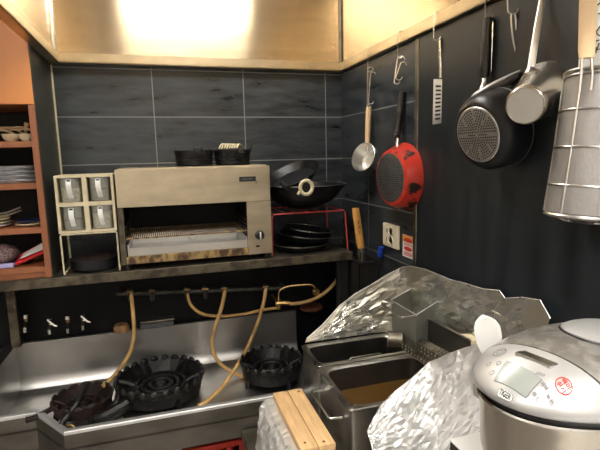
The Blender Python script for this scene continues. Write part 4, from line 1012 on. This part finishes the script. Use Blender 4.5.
# maker's badge
p = on_dome(504.8,396.0); rb_ = .22
def pill(w, h):
    b = BM(); vs = []
    for k in range(40):
        a = 2*PI*k/40; c_, s_ = math.cos(a), math.sin(a)
        vs.append(b.verts.new((w/2*math.copysign(abs(c_)**.45,c_), h/2*math.copysign(abs(s_)**.45,s_), 0)))
    rows = [vs]+[[b.verts.new(v.co*s) for v in vs] for s in (.8,.6,.4,.2)]; mid = b.verts.new((0,0,0))
    for r0, r1 in zip(rows, rows[1:]):
        for k in range(40): b.faces.new((r0[k], r0[(k+1)%40], r1[(k+1)%40], r1[k]))
    for k in range(40): b.faces.new((rows[-1][k], rows[-1][(k+1)%40], mid))
    return b
b = decal(pill(.0235,.0092), p.x, p.y, .0013, rb_); bg = obj('badge', b, M_greyink, cpn, False, recalc=False)
b = decal(pill(.0212,.0076), p.x, p.y, .0020, rb_); obj('badge_face', b, M_paper, bg, False, recalc=False)
b = decal(text_bm('TIGER', .0064), p.x, p.y, .0028, rb_); obj('badge_lettering', b, M_ink, bg, False, recalc=False)
# latch
l0, l1 = on_dome(519,353), on_dome(554,367)
b = BM(); dirv = (l1-l0); n_ = V((-1,0,0))
zt_ = lambda p: dome(p.x,p.y)
def latch_box(w0, w1, hgt, shrink):
    a_, c_ = l0.lerp(l1,shrink), l0.lerp(l1,1-shrink); q = []
    for dz in (-.004, hgt):
        for p in (a_,c_): q.append(V((p.x+w0,p.y,zt_(p)+dz)))
        for p in (c_,a_): q.append(V((p.x+w1,p.y,zt_(p)+dz)))
    bb = BM(); hexa(bb, [q[0],q[3],q[2],q[1],q[4],q[7],q[6],q[5]]); bmesh.ops.bevel(bb, geom=bb.edges[:], offset=.0012, segments=2, affect='EDGES'); return bb
lt = obj('latch', latch_box(-.008,.010,.0035,0), M_chrome, cpn)
obj('latch_button', latch_box(-.0045,.006,.0048,.06), M_dirty, lt)
# steam vent cover on the lid
b = BM(); vc_ = on_dome(601,331); pcx, pcy = vc_.x, vc_.y
ring1 = lambda s, dz: [V((p.x,p.y,dome(p.x,p.y)+dz)) for p in sring(pcx,pcy,0,.056*s,.052*s,48,2.2)]
loft(b, [ring1(1,-.003), ring1(1,.004), ring1(.9,.0065), ring1(.4,.0075)]); sv = obj('steam_vent_cover', b, M_cooksilver, lid)
b = BM(); rr = ring1(1.02,.001); tube(b, rr, .0016, 6, True); obj('vent_gasket', b, M_black, sv)
for fx, fy in ((-.11,-.06),(-.11,.06),(.11,-.06),(.11,.06)):
    b = BM(); tube(b, [(KX+fx,KY+fy,ZC+.0004),(KX+fx,KY+fy,ZC+.009)], .012, 12); obj('foot', b, M_black, t)
b = BM(); box(b, .535, .570, KY+KHY*.86, .688, 1.10, 1.125, .003); obj('paddle_holder', b, M_cooksilver, t)
# rice paddle
t = thing('rice_paddle', 'white dimpled rice paddle standing between foil and rice cooker', 'paddle', oy(492,380,.675))
pc = oy(487,334,.675); d = (oy(484,315,.675)-oy(492,372,.675)).normalized()
b = BM(); rt_ = V((1,-.25,0)).normalized(); rings = []
W = [(-.115,.0070),(-.075,.0078),(-.055,.012),(-.040,.020),(-.020,.0262),(0,.0285),(.018,.0275),(.030,.022),(.037,.013),(.0395,.004)]
nrm = rt_.cross(d).normalized()
for s, w in W:
    w *= .88; p = pc+d*s*.90; rings.append([p+rt_*(w*math.cos(a))+nrm*((.0035+.004*(1-min(1,abs(w/.0285))))*math.sin(a)+.006*(abs(math.cos(a)))**2*(w/.0285)) for a in [2*PI*k/24 for k in range(24)]])
loft(b, rings); pb = obj('blade', b, M_white, t)
b = BM()
for i in range(-6,7):
    for j in range(-6,8):
        u_ = i*.0040+(.002 if j%2 else 0); s = j*.0045
        wl_ = .0285*math.sqrt(max(0,1-(s/.042)**2))*.86
        if abs(u_) < wl_:
            p = pc+d*s*.9+rt_*u_*.88-nrm*(.0030*math.sqrt(max(0.02,1-(u_/.0285)**2))-.006*(u_/.0285)**2)
            bmesh.ops.create_icosphere(b, subdivisions=1, radius=.0011, matrix=Matrix.Translation(p))
obj('dimples', b, M_white, pb)

# ------------------------------------------------------------------ things hanging from the hood rim
CH = V((math.cos(.5), -math.sin(.5), 0))          # horizontal direction in which the hooks curl
def hook_curve(top, bottom, r1, r2):
    """S hook from top curl to bottom curl"""
    pts = []
    for a in [PI*k/8 for k in range(0, 9)]: pts.append(top+CH*(r1*math.cos(a)+r1*0)+V((0,0,r1*math.sin(a)-r1)))
    for a in [PI*k/8 for k in range(0, 9)]: pts.append(bottom+CH*(-r2*math.cos(a))+V((0,0,-r2*math.sin(a)+r2)))
    return pts
def s_hook(label, top, bottom, r1=.011, r2=.009, rr=.0017):
    b = BM(); p = hook_curve(top, bottom, r1, r2); tube(b, smooth_path(p, 2), rr, 6)
    return tag(obj('s_hook', b, M_wire), label, 'hook', 'steel hooks on the hood rim')
XH = HX1+.0025
def rim_pt(px, py=None):
    """point on top of the rim whose picture column is px"""
    lo, hi = .6, 2.09
    for _ in range(50):
        m_ = (lo+hi)/2; v = V((XH,m_,ZH+.04))-CAM; x = 300+F*v.dot(RT)/v.dot(FW)
        if x > px: lo = m_
        else: hi = m_
    return V((XH, lo, ZH+.0405))
def hang(px, py, Y, X=None): return oy(px, py, Y)

# 1 small aluminium ladle pan
h = rim_pt(370); yl = h.y
s_hook('upper steel hook of the chain holding the little aluminium pan', h, oy(370,72,yl), .009, .009)
s_hook('lower steel hook of the chain holding the little aluminium pan', oy(370.5,67,yl), oy(369,108,yl), .012, .008)
s_hook('spare steel hook dangling beside the aluminium pan chain', oy(373,72,yl-.012), oy(371,104,yl-.012), .010, .010)
t0, t1_ = oy(368.6,108,yl), oy(367.2,146,yl)
t = thing('milk_pan', 'small shiny aluminium pan with wooden handle hanging near the corner', 'pan', t1_)
b = BM(); tube(b, [t0+V((0,0,.004)), t0, t0.lerp(t1_,.5), t1_], [.006,.0105,.0115,.0085], 12); obj('handle', b, M_lightw, t)
b = BM(); tube(b, smooth_path([t0+V((-.006,0,0)), t0+V((0,0,.016)), t0+V((.006,0,0))],4), .0014, 6); obj('hanging_loop', b, M_wire, t)
b = BM(); tube(b, [t1_+V((0,0,.006)), t1_, oy(367,152,yl)], [.005,.006,.006], 8); obj('neck', b, M_alu, t)
rc = oy(363.3,157,yl-.02); ax = V((-.86,-.36,.30)).normalized(); r = .060
b = BM(); lathe(b, [(0,-.062),(r*.62,-.062),(r*.80,-.052),(r*.93,-.012),(r,0),(r*1.03,.002),(r*1.0,.003),(r*.90,-.012),(r*.77,-.049),(r*.60,-.058),(0,-.058)], 40, axisM(rc,ax)); obj('bowl', b, M_alu, t)

# 2 red frying pan
h = rim_pt(401); ym_ = h.y
s_hook('steel hook on the rim above the red frying pan', h, oy(400,58,ym_), .009, .008)
s_hook('large steel hook carrying the red frying pan', oy(401,56,ym_), oy(397,84,ym_), .013, .010)
s_hook('spare steel hook swinging beside the red pan hook', oy(403,62,ym_-.01), oy(399,80,ym_-.01), .011, .011)
bc = ox(389.5,178,.795)
ax = V((-1,-.10,-.02)).normalized(); rB = .089; rR = .124
t = thing('frying_pan', 'red frying pan with charred side hanging base outwards', 'pan', bc-V((0,0,.13)))
Mp = axisM(bc, ax)
b = BM(); lathe(b, [(0,-.0012),(rB*1.02,-.0012),(rB*1.12,-.006),(rR*.97,-.050),(rR,-.062),(rR*.985,-.064),(rR*.95,-.050),(rB*1.0,-.010),(0,-.007)], 56, Mp); obj('pan_body', b, M_redburn, t)
b = BM(); lathe(b, [(0,.0005),(rB*.97,.0005),(rB,-.001),(0,-.001)], 56, Mp); dpl = obj('base_plate', b, M_greydisc, t)
b = BM()
for k in range(1,13):
    rr = rB*.92*k/12; lathe(b, [(rr-.0008,.0006),(rr-.0008,.0013),(rr+.0008,.0013),(rr+.0008,.0006)], 48, Mp)
for k in range(8):
    a = 2*PI*k/8+.2
obj('base_rings', b, M_dark, dpl)
b = BM()
for k in range(2,12):
    n_ = 6*k
    for j in range(n_):
        a = 2*PI*j/n_; disc(b, (rB*.92*(k+.5)/12*math.cos(a), rB*.92*(k+.5)/12*math.sin(a), .0012), .0014, Mp, 6)
obj('base_dots', b, M_silverdisc, dpl, False)
hp0 = bc+V((.030,0,rR*.95)); 
hh = [oy(397.5,139,hp0.y), oy(397.5,130,ym_-.0), oy(400,112,ym_), oy(402.3,92,ym_)]
b = BM(); tube(b, [hp0+V((-.002,0,-.015)), hh[0], hh[1]], [.007,.006,.006], 8); obj('handle_bracket', b, M_chrome, t)
b = BM(); tube(b, smooth_path([hh[0]+V((0,0,.006)), hh[1], hh[2], hh[3]],5), [.011]*5+[.0145]*6+[.0125]*5, 12); obj('handle', b, M_black, t)

# 3 slotted turner + black turner
h = rim_pt(438); yt = h.y
s_hook('steel hook holding the slotted turner', h, oy(437,40,yt), .010, .010)
t = thing('slotted_turner', 'steel turner with slanted slots hanging from the hood rim', 'turner', oy(438,122,yt))
fx = V((.85,-.52,0)).normalized(); fz = V((0,0,1))
b = BM(); tube(b, [oy(439.5,40,yt), oy(440,55,yt), oy(440.5,68,yt), oy(441,78,yt)], [.004,.0055,.005,.007], 8); obj('handle', b, M_chrome, t)
pa_, pb2 = oy(433.5,79,yt), oy(444,78,yt-.012); pcx_, pdx = oy(432.5,124.5,yt), oy(443.2,121.5,yt-.012)
b = BM(); NS = 11
for k in range(NS*2):
    f0, f1 = k/(NS*2), (k+1)/(NS*2)
    L0, L1 = pa_.lerp(pcx_,f0), pa_.lerp(pcx_,f1); R0, R1 = pb2.lerp(pdx,f0), pb2.lerp(pdx,f1)
    nn = (R0-L0).cross(L1-L0).normalized()*.0012
    if k % 2 == 0 or k in (1, NS*2-1): spans = [(0,1)]
    else: spans = [(0,.22),(.72,1)]
    for s0, s1 in spans:
        q = [L0.lerp(R0,s0)+V((0,0,-.004*s0)), L0.lerp(R0,s1)+V((0,0,-.004*s1)), L1.lerp(R1,s1)+V((0,0,-.004*s1)), L1.lerp(R1,s0)+V((0,0,-.004*s0))]; slab(b, q, .0014)
bmesh.ops.remove_doubles(b, verts=b.verts, dist=.0001)
obj('slotted_blade', b, M_steel, t, False)
t = thing('nylon_turner', 'black nylon turner hanging behind the slotted steel turner', 'turner', oy(447,124,yt))
yt2 = yt-.004
b = BM(); tube(b, [oy(442.5,38,yt2), oy(444.5,52,yt2), oy(445.5,66,yt2), oy(446,74,yt2)], [.005,.008,.007,.006], 8); obj('handle', b, M_black, t)
b = BM(); slab(b, [oy(444,72,yt2+.012), oy(451,70,yt2), oy(452,124,yt2), oy(445,126,yt2+.012)], .003); bmesh.ops.bevel(b, geom=b.edges[:], offset=.001, segments=1, affect='EDGES'); obj('blade', b, M_panel, t, False)

# 4 black pan with silver base
h = rim_pt(489); yk = h.y
s_hook('steel hook holding the black dotted pan', h, oy(489,20,yk), .009, .009)
bc = ox(477,135,.745)
vn = (RT*-.93+UP*-.30); ax = (V((-1,-.12,0)).normalized()*.98+V((0,0,-.24))).normalized()
rB = .068; rR = .098
t = thing('saucepan', 'black non-stick pan with silver dotted base hanging by its handle', 'pan', bc-V((0,0,.11)))
Mp = axisM(bc, ax)
b = BM(); lathe(b, [(0,-.0012),(rB*1.03,-.0012),(rB*1.18,-.006),(rB*1.36,-.022),(rR*.97,-.050),(rR,-.072),(rR*.985,-.074),(rR*.95,-.050),(rB*1.2,-.018),(rB,-.008),(0,-.006)], 56, Mp); obj('pan_body', b, M_wok, t)
b = BM(); lathe(b, [(rR*.98,-.0725),(rR*1.012,-.0715),(rR*1.012,-.0745),(rR*.98,-.0755),(rR*.98,-.0725)], 56, Mp); obj('rim_edge', b, M_steel, t)
b = BM(); lathe(b, [(0,.0006),(rB*.97,.0006),(rB,-.001),(0,-.001)], 56, Mp); dpl = obj('base_plate', b, M_silverdisc, t)
b = BM()
for k in range(1,10):
    n_ = 6*k
    for j in range(n_):
        a = 2*PI*j/n_
        if k > 4 and (j*8) % n_ < 6: continue
        disc(b, (rB*.9*(k+.3)/9.6*math.cos(a), rB*.9*(k+.3)/9.6*math.sin(a), .0010), .0022, Mp, 8)
obj('base_dots', b, M_dark, dpl, False)
hp = oy(484.5,92,yk)
b = BM(); tube(b, [oy(476,98,yk), oy(481,92,yk), oy(484,82,yk), oy(485,76,yk)], [.005,.006,.0065,.007], 8); tube(b, [oy(491,93,yk+.005), oy(487,88,yk), oy(485,78,yk)], [.004,.005,.005], 8); obj('handle_bracket', b, M_chrome, t)
b = BM(); tube(b, smooth_path([oy(485,78,yk), oy(485.5,62,yk), oy(486.5,40,yk), oy(488,18,yk)],5), [.011]*3+[.0135]*8+[.0115]*5, 12); hd = obj('handle', b, M_black, t)
b = BM(); tube(b, smooth_path([oy(491.5,72,yk-.004), oy(492,50,yk-.004), oy(492.5,22,yk-.004)],4), .0026, 6); obj('steel_inlay', b, M_chrome, hd)

# 5 wire skimmer behind
h = rim_pt(514); yw = h.y
s_hook('wide steel hook holding the wire skimmer', h+V((0,0,0)), oy(513,14,yw), .016, .012, .002)
t = thing('wire_skimmer', 'wire skimmer with looped handle hanging behind the steel saucepan', 'skimmer', oy(520,72,yw))
b = BM(); tube(b, smooth_path([oy(520.5,72,yw), oy(517,58,yw), oy(513,40,yw), oy(511,20,yw), oy(512,13,yw), oy(515,15,yw), oy(516.5,32,yw), oy(519,52,yw)],4), .0020, 6); obj('wire_handle', b, M_wire, t)
ca = oy(500,84,yw); ud = (oy(527,71,yw-.01)-oy(472,97,yw+.01)); ur = ud.length/2; ud.normalize(); wd = V((.80,.55,-.10)); wd = (wd-ud*wd.dot(ud)).normalized()
hoop = [ca+ud*ur*math.cos(a)+wd*.022*math.sin(a) for a in [2*PI*k/40 for k in range(40)]]
b = BM(); tube(b, hoop, .0036, 6, True); obj('hoop', b, M_rim, t)
b = BM(); nn = ud.cross(wd).normalized()
if nn.z > 0: nn = -nn
cen_ = None; rings = []
for s, dz in ((1,0),(.9,.004),(.7,.007),(.4,.009),(.1,.010)):
    rings.append([ca+(p-ca)*s+nn*dz for p in hoop])
loft(b, rings, (False, True)); obj('mesh_bowl', b, M_mesh, t)

# 6 steel saucepan
h = rim_pt(543); ys = h.y
t = thing('saucepan', 'stainless steel saucepan with flat steel handle hanging base outwards', 'pan', oy(535,120,ys))
bc = oy(525,105.5,ys-.10)
ax = (bc-oy(545,87,ys-.005)).normalized()
ax = (oy(525,105.5,ys-.10)-oy(547,90,ys-.015)).normalized()
dist = (oy(525,105.5,ys-.10)-oy(547,90,ys-.015)).length
k_ = bc.length/1.0; dcam = (bc-CAM).dot(FW)
rB = 18.8/F*dcam; rR = 27/F*(oy(547,90,ys-.015)-CAM).dot(FW)
Mp = axisM(bc, ax)
b = BM(); lathe(b, [(rB*.93,-.001),(rB*1.0,-.001),(rB*1.05,-.004),(rB*1.08,-.010),(rR*.985,-dist+.004),(rR*1.03,-dist),(rR*1.02,-dist-.002),(rR*.95,-dist+.004),(rB*1.0,-.012),(0,-.008)], 56, Mp); obj('pan_body', b, M_potsteel, t)
b = BM(); lathe(b, [(0,.0002),(rB*.9,.0002),(rB*.93,-.001),(0,-.001)], 48, Mp); obj('base_plate', b, M_potbase, t)
b = BM(); lathe(b, [(rB*.92,-.0005),(rB*.95,.0022),(rB*1.0,.0005),(rB*1.01,-.002)], 48, Mp); obj('base_ring', b, M_potsteel, t)
p_ = [oy(531,69,ys-.025), oy(534,50,ys-.02), oy(538,25,ys-.012), oy(541.5,4,ys-.004), oy(543,-10,ys)]
ws = [.0085,.0080,.0076,.0070,.0050]
b = BM(); sd = V((.9,-.45,0)).normalized(); fw_ = V((-.45,-.9,0)).normalized()
loft(b, [[p+sd*w*u_+fw_*v_ for u_, v_ in ((-1,0),(-.8,.003),(0,.0042),(.8,.003),(1,0),(.8,-.001),(0,.0008),(-.8,-.001))] for p, w in zip(p_, ws)]); obj('handle', b, M_alu, t)
b = BM(); tube(b, [oy(531,69,ys-.025), oy(529,74,ys-.028), oy(530,80,ys-.03)], [.009,.011,.008], 10); obj('handle_bracket', b, M_alu, t)
b = BM(); tp = oy(543,-10,ys); tube(b, smooth_path([tp, tp+V((.006,0,.02)), h+V((.004,0,.006)), h+V((.010,.002,-.004))],5), .002, 6); tag(obj('s_hook', b, M_wire), 'steel hook carrying the stainless saucepan', 'hook', 'steel hooks on the hood rim')

# 7 noodle strainer
yn = .715
top_c, bot_c = oy(604,74,yn), oy(583,219,yn)
axd = (bot_c-top_c).normalized(); Ln = (bot_c-top_c).length; rn = 34.5/F*(top_c-CAM).dot(FW)
t = thing('noodle_strainer', 'tall cylindrical wire mesh strainer with wooden handle at the right edge', 'strainer', bot_c)
Mp = axisM(top_c, axd)
b = BM(); lathe(b, [(rn*.97,0),(rn*.99,Ln*.5),(rn*1.06,Ln*.96),(rn*.95,Ln),(0,Ln+.004),(0,Ln+.002),(rn*.93,Ln-.002),(rn*1.04,Ln*.955),(rn*.975,Ln*.5),(rn*.955,0),(rn*.97,0)], 56, Mp); obj('mesh_wall', b, M_mesh, t)
b = BM()
def circ(rr, hh_): return [Mp @ V((rr*math.cos(a), rr*math.sin(a), hh_)) for a in [2*PI*k/48 for k in range(48)]]
for f, rr, th in ((0,1.0,.0034),(.03,1.0,.002),(.26,1.005,.0020),(.51,1.015,.0020),(.77,1.05,.0020),(.98,1.04,.0032)): tube(b, circ(rn*rr, Ln*f), th, 6, True)
obj('frame_rings', b, M_wire, t)
b = BM()
uax = [Mp.to_3x3() @ V((math.cos(a), math.sin(a), 0)) for a in [2*PI*k/6+.35 for k in range(6)]]
for u_ in uax: tube(b, [top_c+u_*rn*1.01, top_c+axd*Ln*.5+u_*rn*1.02, top_c+axd*Ln*.96+u_*rn*1.08, top_c+axd*(Ln+.006)+u_*rn*.5, top_c+axd*(Ln+.008)], .0019, 6)
obj('frame_wires', b, M_wire, t)
nf = yn-.035
ha, hb = oy(586.5,58,nf), oy(589.5,-45,nf)
b = BM(); sdx = V((.92,-.38,0)).normalized(); fdx = V((-.38,-.92,0)).normalized()
loft(b, [[p+sdx*w*math.cos(a)+fdx*.008*math.sin(a) for a in [2*PI*k/16 for k in range(16)]] for p, w in ((ha,.0125),(ha.lerp(hb,.08),.0145),(ha.lerp(hb,.9),.0150),(hb,.012))]); obj('handle', b, M_lightw, t)
b = BM()
for dx in (-.008,.008): tube(b, [ha+sdx*dx+V((0,0,.01)), ha+sdx*dx, oy(586.5,74,nf)+sdx*dx*1.2, oy(585,90,nf+.0)+sdx*dx*1.2], .0025, 6)
obj('handle_wires', b, M_wire, t)
b = BM(); hk = V((HX1+.0025, yn-.01, ZH+.0405)); tube(b, smooth_path([hb+V((0,.0,-.008)), hb+V((0,0,.012)), hk+V((0,.0,.006)), hk+V((.008,0,-.004))],5), .002, 6); tag(obj('s_hook', b, M_wire), 'steel hook carrying the noodle strainer', 'hook', 'steel hooks on the hood rim')

# 8 handwritten paper on the wall at the right edge
t = thing('paper_notice', 'white paper with black handwriting on the panel behind the strainer', 'notice', (XR-.007,.62,1.62))
pf = ox(578,10,XR-.0075).y
b = BM(); box(b, XR-.0072, XR-.0062, .40, ox(580,40,XR-.007).y, ox(590,74,XR-.007).z-.02, ox(590,-20,XR-.007).z); obj('sheet', b, M_paper, t, False)
b = BM()
for pts in ([(597,5),(600,3)],[(598,14),(603,12)],[(596,30),(597,34),(600,36)],[(600,26),(597,31)],[(595,41),(599,40)],[(596,47),(596,53)],[(599,43),(597,50),(602,48)],[(594,66),(596,68),(598,69)],[(603,30),(604,60)],[(606,12),(607,20)]):
    tube(b, [ox(x,y,XR-.0078) for x, y in pts], .0012, 5)
obj('handwriting', b, M_ink, t)

# ------------------------------------------------------------------ camera, light, view
cd = bpy.data.cameras.new('camera'); co = bpy.data.objects.new('camera', cd); COL.objects.link(co)
co.matrix_world = Matrix((RT, UP, -FW)).transposed().to_4x4(); co.location = CAM
cd.sensor_width = 36; cd.lens = F/600*36; cd.clip_start = .02
S.camera = co
w = bpy.data.worlds.new('world'); S.world = w; w.use_nodes = True
w.node_tree.nodes['Background'].inputs[0].default_value = (.9,.95,1,1); w.node_tree.nodes['Background'].inputs[1].default_value = .05
S.view_settings.view_transform = 'Standard'; S.view_settings.look = 'None'; S.view_settings.gamma = 1; S.view_settings.use_curve_mapping = False
S.view_settings.exposure = 0.0
